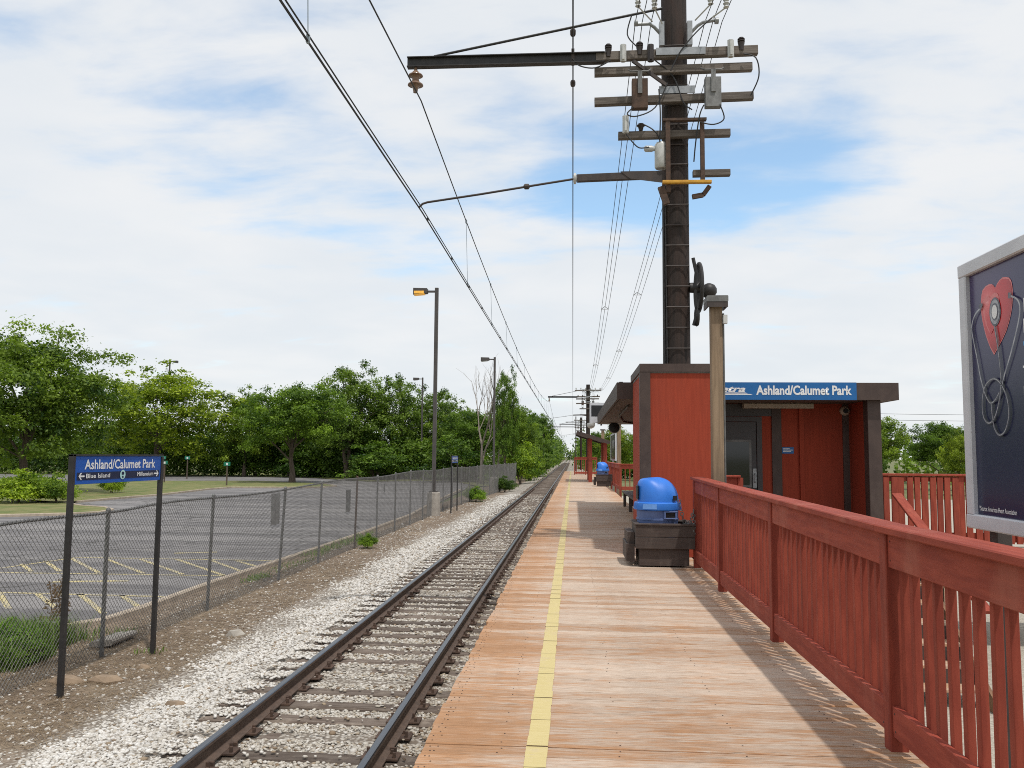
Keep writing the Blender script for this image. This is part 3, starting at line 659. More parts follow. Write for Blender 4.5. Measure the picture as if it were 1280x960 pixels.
# flat roof: deck, fascia on four sides, soffit
rf = MB(); rf.box(.80, 5.42, 14.54, 26.0, 2.66, 2.70); rf = rf.build('roof', 'roofing', B0)
b = MB(); b.box(.755, 5.46, 14.5, 14.539, 2.43, 2.72); b.box(.755, .795, 14.54, 26.0, 2.43, 2.72); b.box(5.42, 5.46, 14.54, 26.0, 2.43, 2.72); b.box(.755, 5.46, 26.001, 26.04, 2.43, 2.72); b.build('fascia', 'brown_trim', rf)
sm = MB().box(0, 4.6, -.072, .072, 0, .02).mesh('soffit_board', 'soffit')
for k in range(76): put('soffit_board', sm, rf, (.81 - 3.4, 14.62 + .15 * k - 18, 2.432))
b = MB(); b.box(.80, .86, 14.55, 26.0, 2.72, 2.735); b.build('roof_edge', 'galv_dull', rf)
# name board on the fascia
nb = MB(); nb.box(2.02, 4.76, 14.470, 14.499, 2.425, 2.722); nb = nb.build('name_board', 'fascia_blue', B0)
U, V_ = (1, 0, 0), (0, 0, 1)
lettering('lettering', 'Ashland/Calumet Park', (3.10, 14.469, 2.515), U, V_, .15, 1.58, 'white_print', nb, bold=.03)
lettering('logo', 'Metra', (2.30, 14.469, 2.560), U, V_, .10, .62, 'white_print', nb, bold=.03, shear=.35)
b = MB()
for k, (xa, xb, z_) in enumerate(((2.32, 2.96, 2.530), (2.34, 3.04, 2.507))):
    b.prism([(xa, 0), (xb, 0), (xb - .04, .016), (xa, .016)], (0, 14.469, z_), (1, 0, 0), (0, 0, 1), (0, -1, 0), .002)
b.build('logo_stripe', 'white_print', nb)
# door, frame, lock plate
dr = MB(); dr.box(2.42, 3.32, 15.56, 15.598, .02, 2.09); dr = dr.build('door', 'door_grey', B0)
b = MB(); b.box(3.33, 3.42, 15.54, 15.598, 0, 2.19); b.box(2.32, 2.41, 15.54, 15.598, 0, 2.19); b.box(2.411, 3.329, 15.54, 15.598, 2.10, 2.19); b.build('door_frame', 'door_grey', dr)
b = MB(); b.box(2.56, 3.19, 15.553, 15.559, .95, 1.73); b.build('pane', 'glass_dark', dr)
b = MB(); b.box(2.52, 2.56, 15.548, 15.559, .91, 1.77); b.box(3.19, 3.23, 15.548, 15.559, .91, 1.77); b.box(2.5601, 3.1899, 15.548, 15.559, 1.73, 1.77); b.box(2.5601, 3.1899, 15.548, 15.559, .91, .95); b.build('pane_frame', 'galv_dull', dr)
b = MB(); b.box(3.245, 3.315, 15.53, 15.559, .90, 1.25, .006); b.build('lock_plate', 'galv', dr)
b = MB(); b.tube([(3.28, 15.529, 1.16), (3.28, 15.48, 1.14), (3.28, 15.48, 1.02), (3.28, 15.529, 1.0)], .012); b.build('handle', 'galv', dr)
b = MB(); b.box(2.12, 3.60, 15.575, 15.599, 2.2, 2.42); b.build('lintel_panel', 'door_grey', B0)
b = MB(); b.box(3.605, 3.775, 15.57, 15.598, 0, 2.42); b.build('wall_trim', 'brown_trim', B0)
b = MB(); b.box(4.09, 4.17, 15.55, 15.598, 0, 2.42); b.build('batten', 'red_wall', B0)
b = MB(); b.box(3.08, 4.31, 15.40, 15.55, 2.335, 2.425, .01); b.build('tube_light', 'fixture', B0)
b = MB(); b.box(3.785, 3.99, 15.585, 15.598, 1.525, 1.64); sg = b.build('small_notice', 'fascia_blue', B0)
b = MB(); b.box(3.80, 3.92, 15.580, 15.584, 1.605, 1.618); b.box(3.80, 3.97, 15.580, 15.584, 1.582, 1.594); b.box(3.80, 3.94, 15.580, 15.584, 1.558, 1.570); b.build('print_bars', 'white_print', sg)
b = MB(); b.lathe((4.90, 15.56, 2.30), [(.085, .03), (.085, -.02), (.06, -.05)], 16, 'y'); cm_ = b.build('wall_camera', 'fixture', B0)
b = MB(); b.lathe((4.90, 15.50, 2.30), [(.045, .01), (.045, -.012)], 14, 'y'); b.build('lens', 'black_plastic', cm_)
b = MB(); b.lathe((1.22, 25.0, 2.49 - .20), [(.02, .14), (.15, .12), (.17, 0), (.15, -.12), (.02, -.14)], 16, 'y'); b.tube([(1.22, 25, 2.42), (1.22, 25, 2.3)], .02); b.build('loudspeaker', 'black_plastic', B0, smooth=True)
b = MB(); b.tube([(1.05, 16, 2.40), (1.1, 20, 2.40), (1.35, 23, 2.40), (1.8, 24.6, 2.4)], .025, 6); b.build('conduit', 'dark_steel', B0)

ds = thing('platform_display', 'white framed platform display box hanging at the far end of the canopy', 'display', (.75, 26.2, 2.4))
b = MB(); b.box(.52, .98, 26.12, 26.42, 2.48, 3.1, .02); b.build('housing', 'alu', ds)
b = MB(); b.box(.57, .93, 26.112, 26.119, 2.68, 3.02); b.build('screen', 'black_plastic', ds)
b = MB(); b.tube([(.88, 26.3, 2.40), (.88, 26.3, 2.48)], .03); b.tube([(.88, 26.06, 2.47), (.88, 26.3, 2.47)], .025); b.build('bracket', 'dark_steel', ds)
b = MB(); b.lathe((.56, 26.2, 2.40), [(.02, .08), (.12, .07), (.13, 0), (.10, -.06), (.02, -.1)], 14); b.build('dome_camera', 'porcelain_white', ds, smooth=True)

bench = thing('long_bench', 'dark brown bench along the station wall behind the near rubbish bin', 'bench', (1.62, 21, 0))
for k in range(3):
    b = MB(); b.box(1.44 + .13 * k, 1.56 + .13 * k, 17.2, 25.0, .40, .45, .006); b.build('seat_slat', 'brown_plastic', bench)
for y_ in (17.4, 19.9, 22.4, 24.8):
    b = MB(); b.box(1.47, 1.55, y_ - .05, y_ + .05, 0, .399); b.box(1.70, 1.78, y_ - .05, y_ + .05, 0, .399); b.box(1.551, 1.699, y_ - .04, y_ + .04, .30, .399); b.build('leg', 'brown_plastic', bench)

# timber light post in front of the enclosure
lp = thing('timber_lamp_post', 'square weathered timber post with flat grey lamp cap behind the near railing', 'lamp post', (1.84, 10.95, -1.42))
b = MB(); b.box(1.775, 1.92, 10.88, 11.03, -1.42, 3.44, .008); b.build('post', 'post_timber', lp)
b = MB(); b.box(1.715, 1.985, 10.80, 11.11, 3.441, 3.52, .008); cp_ = b.build('lamp_cap', 'galv_dull', lp)
b = MB(); b.box(1.72, 1.98, 10.805, 10.825, 3.37, 3.44); b.box(1.715, 1.735, 10.826, 11.10, 3.37, 3.44); b.box(1.955, 1.975, 10.826, 11.10, 3.37, 3.44); b.build('lamp_skirt', 'dark_steel', cp_)
b = MB(); b.tube([(1.934, 10.90, -1.2), (1.934, 10.90, 3.3)], .013, 6); b.build('conduit', 'galv_dull', lp)
b = MB(); b.box(1.921, 1.975, 10.82, 10.88, 3.16, 3.27, .005); b.build('photocell', 'porcelain_white', lp)

# ------------------------------------------------------------------ rubbish bins
def bin_dome(mbd, c, R, H, n=28, m=12):
    vs_ = []
    for i in range(m + 1):
        ph = math.pi / 2 * i / m
        for k in range(n):
            th = 2 * math.pi * k / n; e = 1.0 - .1 * (math.cos(th) <= 0) if math.cos(th) > -.05 else 1 - .8 * min(1, -math.cos(th) * 1.5)
            rr = R * max(0, math.cos(ph)) ** e; hh = H * math.sin(ph) ** (.92 if math.cos(th) > -.05 else .75)
            x = rr * math.cos(th); x = max(x, -.262)
            vs_.append((c[0] + x, c[1] + rr * math.sin(th), c[2] + hh * (1 - .08 * max(0, -x / R))))
    fs_ = [(i * n + k, i * n + (k + 1) % n, (i + 1) * n + (k + 1) % n, (i + 1) * n + k) for i in range(m) for k in range(n)]
    mbd.add(vs_, fs_)
def rubbish_bin(label, ox, oy):
    t = thing('rubbish_bin', label, 'bin', (1.2 + ox, 11.65 + oy, 0), 'blue domed rubbish bins')
    def bb(name, mats, fn, parent=t, smooth=False):
        b = MB(); fn(b); b.v = [(x + ox, y_ + oy, z) for x, y_, z in b.v]; return b.build(name, mats, parent, smooth)
    st_ = bb('plinth', 'brown_plastic', lambda b: b.box(.88, 1.53, 11.33, 11.98, .02, .24))
    for k, (za, zb) in enumerate(((.242, .39), (.394, .545))):
        bb('front_board', 'brown_plastic', lambda b: b.box(.83, 1.60, 11.28, 11.32, za, zb, .005), st_)
        bb('side_board', 'brown_plastic', lambda b: b.box(.83, .87, 11.321, 11.99, za, zb, .005), st_)
        bb('side_board', 'brown_plastic', lambda b: b.box(1.56, 1.60, 11.321, 11.99, za, zb, .005), st_)
        bb('back_board', 'brown_plastic', lambda b: b.box(.83, 1.60, 11.991, 12.03, za, zb, .005), st_)
    bb('top_frame', 'brown_plastic', lambda b: (b.box(.815, 1.615, 11.265, 11.355, .546, .57, .004), b.box(.815, 1.615, 11.955, 12.045, .546, .57, .004), b.box(.815, .885, 11.356, 11.954, .546, .57, .004), b.box(1.545, 1.615, 11.356, 11.954, .546, .57, .004)), st_)
    bb('step_box', 'brown_plastic', lambda b: b.box(.715, .826, 11.45, 12.25, .06, .29, .006), st_)
    bb('step_box', 'brown_plastic', lambda b: b.box(.735, .826, 11.50, 12.2, .295, .44, .006), st_)
    c = (1.15, 11.65)
    can = bb('can', 'bin_grey_blue', lambda b: b.lathe((c[0], c[1], 0), [(.25, .245), (.272, .56), (.278, .60), (.286, .605), (.286, .625), (.278, .63), (.282, .73), (.265, .74)], 30), smooth=True)
    bb('can_handle', 'bin_grey_blue', lambda b: (b.box(1.21, 1.23, 11.345, 11.385, .63, .72, .004), b.box(1.36, 1.38, 11.39, 11.43, .63, .72, .004), b.beam((1.205, 11.36, .722), (1.385, 11.405, .722), .03, .02, .004), b.beam((1.205, 11.36, .632), (1.385, 11.405, .632), .03, .016, .004)), can)
    bb('handle_recess', 'black_plastic', lambda b: b.beam((1.23, 11.382, .677), (1.36, 11.412, .677), .012, .07), can)
    dm = MB()
    dm.lathe((c[0], c[1], 0), [(.25, .735), (.318, .738), (.325, .752), (.316, .828), (.30, .842), (.25, .845)], 32)
    bin_dome(dm, (c[0], c[1], .838), .288, .335)
    dm.v = [(x + ox, y_ + oy, z) for x, y_, z in dm.v]
    dm = dm.build('dome_lid', 'bin_blue', t, True)
    bb('lid_opening', 'black_plastic', lambda b: b.box(.872, .884, 11.50, 11.80, .87, 1.06, .01), dm)
    bb('lid_clip', 'black_plastic', lambda b: b.beam((1.335, 11.40, .90), (1.39, 11.445, .90), .012, .065), dm)
    ang0 = math.radians(-120)
    def sticker(b):
        vs_ = []
        for k in range(6):
            a = math.radians(-132 + 7 * k)
            for z_, r_ in ((.755, .3268), (.82, .3185)): vs_.append((c[0] + r_ * math.cos(a), c[1] + r_ * math.sin(a), z_))
        b.add(vs_, [(2 * k, 2 * k + 2, 2 * k + 3, 2 * k + 1) for k in range(5)])
    bb('sticker', 'bin_label', sticker, dm)
    return t
rb1 = rubbish_bin('blue domed rubbish bin in a dark brown box beside the near railing', 0, 0)
rb2 = rubbish_bin('distant blue domed rubbish bin by the far shelter post', .30, 29.6)
ch = MB(); P0, P1 = Vector((1.42, 11.45, .86)), Vector((1.585, 11.30, .74)); n_l = 17
for k in range(n_l):
    u_ = k / (n_l - 1); p = P0.lerp(P1, u_); p.z -= .30 * 4 * u_ * (1 - u_) * .8
    ch.torus(p, .022, .0065, 'yxz'[k % 3], 10, 5)
for k in range(8): ch.torus((1.585, 11.30, .72 - .04 * k), .022, .0065, 'xy'[k % 2], 10, 5)
tag(ch.build('chain', 'galv_dull', smooth=True), 'short steel chain hooked from the near blue bin to the railing end', 'chain')

# ------------------------------------------------------------------ advertising panel
BY0, BY1, BZ0, BZ1, BX = 4.10, 5.30, 1.04, 2.64, 2.40
ad = thing('billboard', 'grey framed navy health advert with a red heart and stethoscope behind the railing', 'billboard', (2.45, 4.8, -1.42))
b = MB(); fw = .085
b.box(BX - .03, BX + .07, BY0, BY1, BZ0, BZ0 + fw, .008); b.box(BX - .03, BX + .07, BY0, BY1, BZ1 - fw, BZ1, .008)
b.box(BX - .03, BX + .07, BY1 - fw, BY1, BZ0 + fw + .001, BZ1 - fw - .001, .008); b.box(BX - .03, BX + .07, BY0, BY0 + fw, BZ0 + fw + .001, BZ1 - fw - .001, .008)
b.build('frame', 'alu', ad)
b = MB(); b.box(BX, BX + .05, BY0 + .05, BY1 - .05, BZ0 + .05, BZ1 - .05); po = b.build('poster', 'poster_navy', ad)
for y_ in (BY0 + .1, BY1 - .1):
    b = MB(); b.box(BX + .071, BX + .16, y_ - .045, y_ + .045, -1.42, 2.5, .006); b.build('post', 'dark_steel', ad)
heart = [(4.906, 2.417), (4.882, 2.437), (4.858, 2.449), (4.825, 2.457), (4.791, 2.452), (4.760, 2.442), (4.739, 2.423), (4.730, 2.395), (4.727, 2.364), (4.731, 2.325), (4.739, 2.289), (4.755, 2.248), (4.778, 2.207), (4.81, 2.165), (4.85, 2.128), (4.947, 2.055), (4.985, 2.098), (5.01, 2.138), (5.033, 2.18), (5.051, 2.227), (5.065, 2.27), (5.073, 2.313), (5.073, 2.35), (5.068, 2.384), (5.060, 2.41), (5.046, 2.433), (5.010, 2.447), (4.973, 2.450), (4.945, 2.446), (4.927, 2.437)]
hc = (4.90, 2.28)
def flat(poly, x, name, mat, parent=po):
    b = MB(); n = len(poly); cx_ = sum(p[0] for p in poly) / n; cz_ = sum(p[1] for p in poly) / n
    b.add([(x, cx_, cz_)] + [(x, p[0], p[1]) for p in poly], [(0, 1 + (k + 1) % n, 1 + k) for k in range(n)]); return b.build(name, mat, parent)
def sc(poly, s, c=hc, d=(0, 0)): return [(c[0] + (p[0] - c[0]) * s + d[0], c[1] + (p[1] - c[1]) * s + d[1]) for p in poly]
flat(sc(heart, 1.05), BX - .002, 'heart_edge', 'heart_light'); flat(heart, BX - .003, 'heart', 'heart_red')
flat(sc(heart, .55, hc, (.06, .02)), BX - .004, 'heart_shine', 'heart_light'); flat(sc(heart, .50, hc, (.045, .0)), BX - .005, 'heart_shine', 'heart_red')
def ell(cy_, cz_, ry, rz, n=24): return [(cy_ + ry * math.cos(2 * math.pi * k / n), cz_ + rz * math.sin(2 * math.pi * k / n)) for k in range(n)]
for k, (s_, m_) in enumerate(((1.0, 'print_dark'), (.86, 'print_grey'), (.60, 'print_dark'), (.48, 'white_print'))): flat(ell(4.913, 2.287, .064 * s_, .083 * s_), BX - .006 - .001 * k, 'stethoscope_disc', m_)
def smooth_path(pts, n=6):
    out = []
    for i in range(len(pts) - 1):
        p0, p1, p2, p3 = pts[max(i - 1, 0)], pts[i], pts[i + 1], pts[min(i + 2, len(pts) - 1)]
        for k in range(n):
            t = k / n; out.append(tuple(.5 * (2 * b_ + (c_ - a_) * t + (2 * a_ - 5 * b_ + 4 * c_ - d_) * t * t + (-a_ + 3 * b_ - 3 * c_ + d_) * t ** 3) for a_, b_, c_, d_ in zip(p0, p1, p2, p3)))
    return out + [pts[-1]]
def ribbon(pts, w_, x, name, mat):
    pts = smooth_path(pts); b = MB(); vs_ = []
    for i, p in enumerate(pts):
        a, c_ = pts[max(i - 1, 0)], pts[min(i + 1, len(pts) - 1)]; d = Vector((c_[0] - a[0], c_[1] - a[1])).normalized()
        vs_ += [(x, p[0] - d.y * w_, p[1] + d.x * w_), (x, p[0] + d.y * w_, p[1] - d.x * w_)]
    b.add(vs_, [(2 * i, 2 * i + 1, 2 * i + 3, 2 * i + 2) for i in range(len(pts) - 1)]); return b.build(name, mat, po)
tl = [(5.079, 2.332), (5.131, 2.311), (5.172, 2.27), (5.184, 2.211), (5.138, 2.06), (5.1, 1.926), (5.059, 1.84)]
tr = [(4.724, 2.342), (4.664, 2.314), (4.637, 2.271), (4.653, 2.197), (4.738, 2.046), (4.823, 1.922), (4.861, 1.859)]
mn = [(4.912, 2.205), (4.879, 2.052), (4.863, 1.893), (4.89, 1.782), (4.954, 1.684), (5.026, 1.658), (5.082, 1.701), (5.086, 1.795), (5.044, 1.874), (4.959, 1.907), (4.882, 1.883), (4.812, 1.799), (4.794, 1.699), (4.838, 1.612), (4.906, 1.586), (4.959, 1.627), (4.976, 1.696), (4.982, 1.765)]
yk = [(5.059, 1.84), (5.02, 1.79), (4.982, 1.771), (4.93, 1.79), (4.886, 1.827)]
for pts, w_ in ((tl, .0055), (tr, .0055)): ribbon(pts, w_, BX - .0115, 'stethoscope_tube', 'print_grey')
for pts in (mn, yk): ribbon(pts, .0075, BX - .012, 'stethoscope_tube', 'print_dark'); ribbon(pts, .0028, BX - .013, 'stethoscope_tube', 'print_grey')
for a_, b_ in (((5.079, 2.335), (5.05, 2.36)), ((4.724, 2.345), (4.75, 2.35))): ribbon([a_, b_], .016, BX - .0125, 'stethoscope_tube', 'print_dark')
UP, UR = (0, 0, 1), (0, -1, 0)
lettering('small_print', '*Source: American Heart Association', (BX - .001, 5.19, 1.150), UR, UP, .028, .42, 'white_print', po, bold=.005)
for tx, y_, z_, h_, m_ in (('I', 4.612, 2.235, .075, 'white_print'), ('I', 4.622, 2.125, .075, 'white_print'), ('2', 4.632, 1.985, .10, 'print_blue'), ('T', 4.645, 1.875, .075, 'white_print'), ('E', 4.645, 1.755, .085, 'white_print')):
    lettering('headline_letter', tx, (BX - .001, y_, z_), UR, UP, h_, .05 if tx not in 'I' else .014, m_, po, bold=.01)

# ------------------------------------------------------------------ catenary mast
mast_wires = []
def mast(y0):
    t = thing('catenary_mast', 'tall dark creosoted timber mast with crossarms rising from the red enclosure', 'mast', (1.66, y0, -1.42), 'catenary masts along the platform')
    o = y0 - 13.5
    def bb(name, mats, fn, parent=t, smooth=False):
        b = MB(); fn(b); b.v = [(x, y_ + o, z) for x, y_, z in b.v]; return b.build(name, mats, parent, smooth)
    p = bb('pole', 'creosote', lambda b: b.lathe((1.655, 13.5, 0), [(.235, -1.42), (.222, 1), (.218, 3), (.214, 6), (.208, 9), (.205, 9.25)], 22), smooth=True)
    def rung(z): return lambda b: (b.tube([(1.475, 13.36, z), (1.475, 13.265, z), (1.835, 13.265, z), (1.835, 13.36, z)], .011, 6))
    for k in range(16): bb('step_band', 'dark_steel', rung(3.15 + .33 * k), p)
    bb('riser_conduit', 'black_steel', lambda b: (b.tube([(1.452, 13.36, 2.6), (1.448, 13.37, 5.6)], .022, 6), b.tube([(1.49, 13.335, 2.6), (1.47, 13.34, 5.6)], .012, 6)), p)
    Y0, Y1 = 13.12, 13.24
    def arm(name, x0, x1, z0, z1, h, mat='grey_timber', y_=13.2, w_=.11): return bb(name, mat, lambda b: b.beam((x0, y_, z0), (x1, y_, z1), w_, h, .008))
    a1 = arm('crossarm', .36, 2.93, 7.885, 7.93, .145, y_=13.17)
    arm('crossarm', .34, 2.85, 7.655, 7.68, .13, 'grey_timber', 13.22)
    arm('crossarm', .34, 2.86, 7.155, 7.20, .125, 'grey_timber', 13.22)
    arm('crossarm', .72, 2.49, 6.585, 6.60, .115, 'grey_timber', 13.22)
    arm('crossarm', 1.90, 2.48, 5.945, 5.95, .10, 'grey_timber', 13.22)
    bb('bracket_arm', 'black_steel', lambda b: (b.box(-2.72, .50, 13.13, 13.15, 7.79, 7.93), b.box(-2.72, .50, 13.08, 13.20, 7.931, 7.945), b.box(-2.72, .50, 13.08, 13.20, 7.775, 7.789)))
    bb('stay_rod', 'black_steel', lambda b: b.tube([(-2.28, 13.14, 7.96), (1.44, 13.28, 8.74)], .021, 8))
    st_ = bb('steady_arm', 'dark_steel', lambda b: (b.beam((.06, 13.2, 5.89), (1.46, 13.2, 5.93), .08, .12, .008), b.prism([(.9, 5.86), (1.46, 5.78), (1.46, 5.98), (.75, 5.98)], (0, 13.15, 0), (1, 0, 0), (0, 0, 1), (0, 1, 0), .012)))
    bb('registration_rod', 'dark_steel', lambda b: (b.tube([(.02, 13.2, 5.885), (-.55, 13.2, 5.80), (-1.5, 13.2, 5.655), (-2.36, 13.2, 5.535), (-2.44, 13.2, 5.51), (-2.50, 13.2, 5.45)], .018, 6), b.lathe((-.75, 13.2, 5.77), [(.02, -.05), (.045, -.03), (.045, .03), (.02, .05)], 10, 'x')), st_)
    bb('insulator', 'porcelain_white', lambda b: b.lathe((.03, 13.2, 5.89), [(.04, -.03), (.09, -.02), (.09, .01), (.04, .03)], 12, 'x'), st_, True)
    prof_ins = [(.022, .0), (.03, -.05), (.05, -.07), (.075, -.10), (.115, -.125), (.12, -.14), (.07, -.148), (.055, -.17), (.06, -.22), (.075, -.25), (.125, -.285), (.128, -.30), (.07, -.308), (.045, -.34), (.035, -.42)]
    bb('messenger_insulator', 'porcelain', lambda b: b.lathe((-2.58, 13.14, 7.775), prof_ins, 18), smooth=True)
    # arresters and porcelain cut-outs on the arms
    prof_b = [(.02, .22), (.05, .21), (.055, .19), (.075, .185), (.075, .17), (.055, .165), (.075, .15), (.075, .135), (.055, .13), (.072, .11), (.06, .06), (.05, 0), (.05, -.04)]
    for x, z in ((.56, 7.90), (1.06, 7.92), (2.67, 7.95)): bb('pin_insulator', 'porcelain_dark', lambda b: b.lathe((x, 13.13, z), [(q * .78, h_ * .85) for q, h_ in prof_b], 12), smooth=True)
    bb('pin_insulator', 'porcelain_dark', lambda b: b.lathe((1.08, 13.2, 6.66), [(.02, .12), (.05, .11), (.07, .08), (.045, .06), (.03, 0)], 12), smooth=True)
    for x, z, m_ in ((.795, 7.90, 'porcelain_white'), (1.232, 7.89, 'porcelain_dark'), (2.495, 7.93, 'porcelain_white'), (.83, 6.72, 'porcelain_white')):
        bb('fuse_cutout', m_, lambda b: (b.beam((x, 13.08, z - .14), (x, 13.08, z + .14), .10, .07, .03, (0, 1, 0)), b.box(x - .02, x + .02, 13.02, 13.045, z - .12, z + .12, .005)))
    for z, x0, x1 in ((7.92, 1.32, 2.10), (7.35, 1.38, 1.95)): bb('arm_plate', 'galv', lambda b: (b.box(x0, x1, 13.085 if z > 7.5 else 13.24, 13.10 if z > 7.5 else 13.26, z - .06, z + .06), ), smooth=False)
    for x, m_ in ((1.055, 'rust_steel'), (2.205, 'galv_dull')):
        c_ = bb('transformer_box', m_, lambda b: b.box(x - .125, x + .125, 13.02, 13.15, 6.97, 7.45, .008))
        bb('hanger', 'galv_dull', lambda b: (b.box(x - .035, x + .035, 12.998, 13.018, 7.2, 7.57), b.tube([(x - .18, 13.1, 7.63), (x - .13, 13.05, 7.58), (x + .13, 13.05, 7.58), (x + .18, 13.1, 7.63)], .013, 6)), c_)
    bb('pole_transformer', 'porcelain_white', lambda b: (b.lathe((1.40, 13.2, 6.03), [(.09, 0), (.105, .02), (.105, .38), (.08, .42), (.03, .43)], 16), b.lathe((1.25, 13.2, 6.36), [(.03, .06), (.05, .0), (.05, -.1), (.03, -.12)], 10, 'x')), smooth=True)
    bb('maintenance_frame', 'rust_steel', lambda b: (b.box(1.46, 1.53, 13.06, 13.12, 5.60, 6.76), b.box(2.0, 2.065, 13.06, 13.12, 5.75, 6.76), b.box(1.42, 2.10, 13.05, 13.13, 6.761, 6.80), b.beam((1.87, 13.1, 5.53), (2.04, 13.1, 5.56), .06, .07), b.beam((2.04, 13.1, 5.56), (2.14, 13.1, 5.70), .06, .07), b.beam((1.38, 13.1, 5.70), (1.47, 13.1, 5.42), .07, .10)))
    bb('yellow_guard', 'yellow_plastic', lambda b: (b.beam((1.40, 13.04, 5.755), (2.16, 13.04, 5.75), .07, .055, .012)))
    for s_, x in ((-1, 1.43), (1, 1.88)):
        bb('wire_bracket', 'galv', lambda b: (b.tube([(x, 13.3, 8.30), (x + s_ * .12, 13.25, 8.41), (x + s_ * .2, 13.2, 8.44), (x + s_ * .44, 13.2, 8.46 + .02 * s_)], .027, 8), b.lathe((x + s_ * .42, 13.2, 8.46), [(.05, -.03), (.05, .03)], 10, 'x'), b.box(x - .04, x + .04, 13.24, 13.34, 8.1, 8.5)), smooth=True)
    for x, z in ((1.02, 8.66), (1.28, 8.62), (2.16, 8.66), (2.40, 8.60)):
        bb('line_insulator', 'porcelain_white', lambda b: (b.lathe((x, 12.9, z), [(.015, -.10), (.045, -.08), (.03, -.05), (.05, -.02), (.03, .01), (.05, .04), (.02, .07)], 12), b.tube([(x, 12.9, z - .08), (x * .6 + 1.655 * .4, 13.2, z - .18)], .012, 6)), smooth=True)
    # tension wheel with its hub and ball, seen edge on
    bw = bb('tension_wheel', 'black_steel', lambda b: (b.torus((1.99, 13.35, 4.13), .38, .03, 'x', 26, 8), b.beam((1.99, 13.35, 3.75), (1.99, 13.35, 4.5), .05, .05), b.beam((1.99, 12.97, 4.13), (1.99, 13.73, 4.13), .05, .05, 0, (1, 0, 0)), b.lathe((1.99, 13.35, 4.13), [(.08, -.14), (.09, .05), (.05, .08)], 14, 'x')), smooth=True)
    bb('ball', 'black_steel', lambda b: b.lathe((2.15, 13.35, 4.08), [(.03, -.13), (.09, -.09), (.125, -.03), (.125, .03), (.09, .09), (.03, .12)], 16, 'z'), bw, True)
    bb('guide', 'black_steel', lambda b: (b.tube([(1.90, 13.3, 4.6), (1.95, 13.3, 4.35), (1.93, 13.3, 4.0), (1.95, 13.3, 3.7), (1.90, 13.3, 3.52)], .03, 6), b.torus((1.95, 13.3, 3.66), .13, .03, 'x', 14, 6)), bw, True)
    def cable(pts, r=.011): return lambda b: b.tube(smooth_path(pts, 5), r, 5)
    for k, pts in enumerate((
        [(2.70, 13.1, 7.85), (2.88, 13.05, 7.75), (2.92, 13.05, 7.45), (2.80, 13.1, 7.16)],
        [(.60, 13.1, 7.80), (.35, 13.1, 7.68), (.1, 13.1, 7.72), (-.02, 13.1, 7.85)],
        [(1.0, 13.05, 8.0), (.86, 13.05, 8.2), (.93, 13.0, 8.5)],
        [(.83, 13.05, 6.56), (.95, 13.05, 6.4), (1.05, 13.05, 6.32), (1.2, 13.1, 6.35)],
        [(1.12, 13.1, 6.72), (1.25, 13.05, 6.62), (1.36, 13.1, 6.5), (1.38, 13.15, 6.3)],
        [(2.05, 13.0, 6.98), (1.98, 13.0, 6.8), (1.93, 13.1, 6.4), (1.9, 13.1, 6.1)],
        [(2.3, 13.0, 6.98), (2.36, 13.0, 6.75), (2.2, 13.0, 6.66), (2.0, 13.05, 6.72)],
        [(.95, 13.0, 6.97), (.85, 13.0, 6.86), (1.0, 13.0, 6.82), (1.3, 13.1, 7.0), (1.5, 13.1, 7.4)],
        [(1.36, 13.1, 7.3), (1.38, 13.1, 6.9), (1.37, 13.1, 6.5)],
        [(1.3, 13.1, 7.78), (1.6, 13.2, 7.55), (1.75, 13.15, 7.1), (1.88, 13.1, 6.95)],
        [(1.55, 13.1, 7.6), (1.7, 13.08, 7.9), (1.95, 13.05, 8.2), (2.25, 13.1, 8.5)])): bb('jumper_cable', 'wire', cable(pts))
    bb('arm_brace', 'dark_steel', lambda b: b.beam((.95, 13.14, 7.80), (1.50, 13.2, 7.40), .04, .05))
    return t
m1 = mast(13.5)
m2 = copy_tree(m1, None, ('step_band', 'jumper_cable', 'tension_wheel', 'pole_transformer', 'fuse_cutout', 'maintenance_frame', 'yellow_guard')); m2.location.y = 92
for mm in (0,):
    b = MB(); b.beam((.2, 91.75, 8.58), (3.1, 91.75, 8.62), .11, .13, .008); b.build('crossarm', 'grey_timber', m2)
    for k in range(6):
        b = MB(); b.lathe((.35 + .52 * k, 91.75, 8.66), [(.02, 0), (.05, .05), (.07, .16), (.03, .24)], 8); b.build('pin_insulator', 'porcelain_white', m2)
m2['label'] = 'second timber catenary mast, standing beyond the far shelter'
m3 = copy_tree(m2); m3.location.y = 171; m3['label'] = 'third and most distant of the timber catenary masts down the line'
ag = thing('signal_gantry', 'thin dark gantry post with crossbars far down the track, beyond the second mast', 'gantry', (.5, 140, -1.42))
b = MB(); b.box(.42, .58, 139.92, 140.08, -1.42, 8.0); b.build('post', 'dark_steel', ag)
b = MB(); b.box(-1.2, 2.0, 139.95, 140.05, 7.0, 7.12); b.box(-4.9, .45, 139.95, 140.05, 6.2, 6.32); b.build('crossbar', 'dark_steel', ag)
b = MB(); b.box(-4.95, -4.8, 139.95, 140.05, -1.42, 6.35); b.build('stay_post', 'dark_steel', ag)

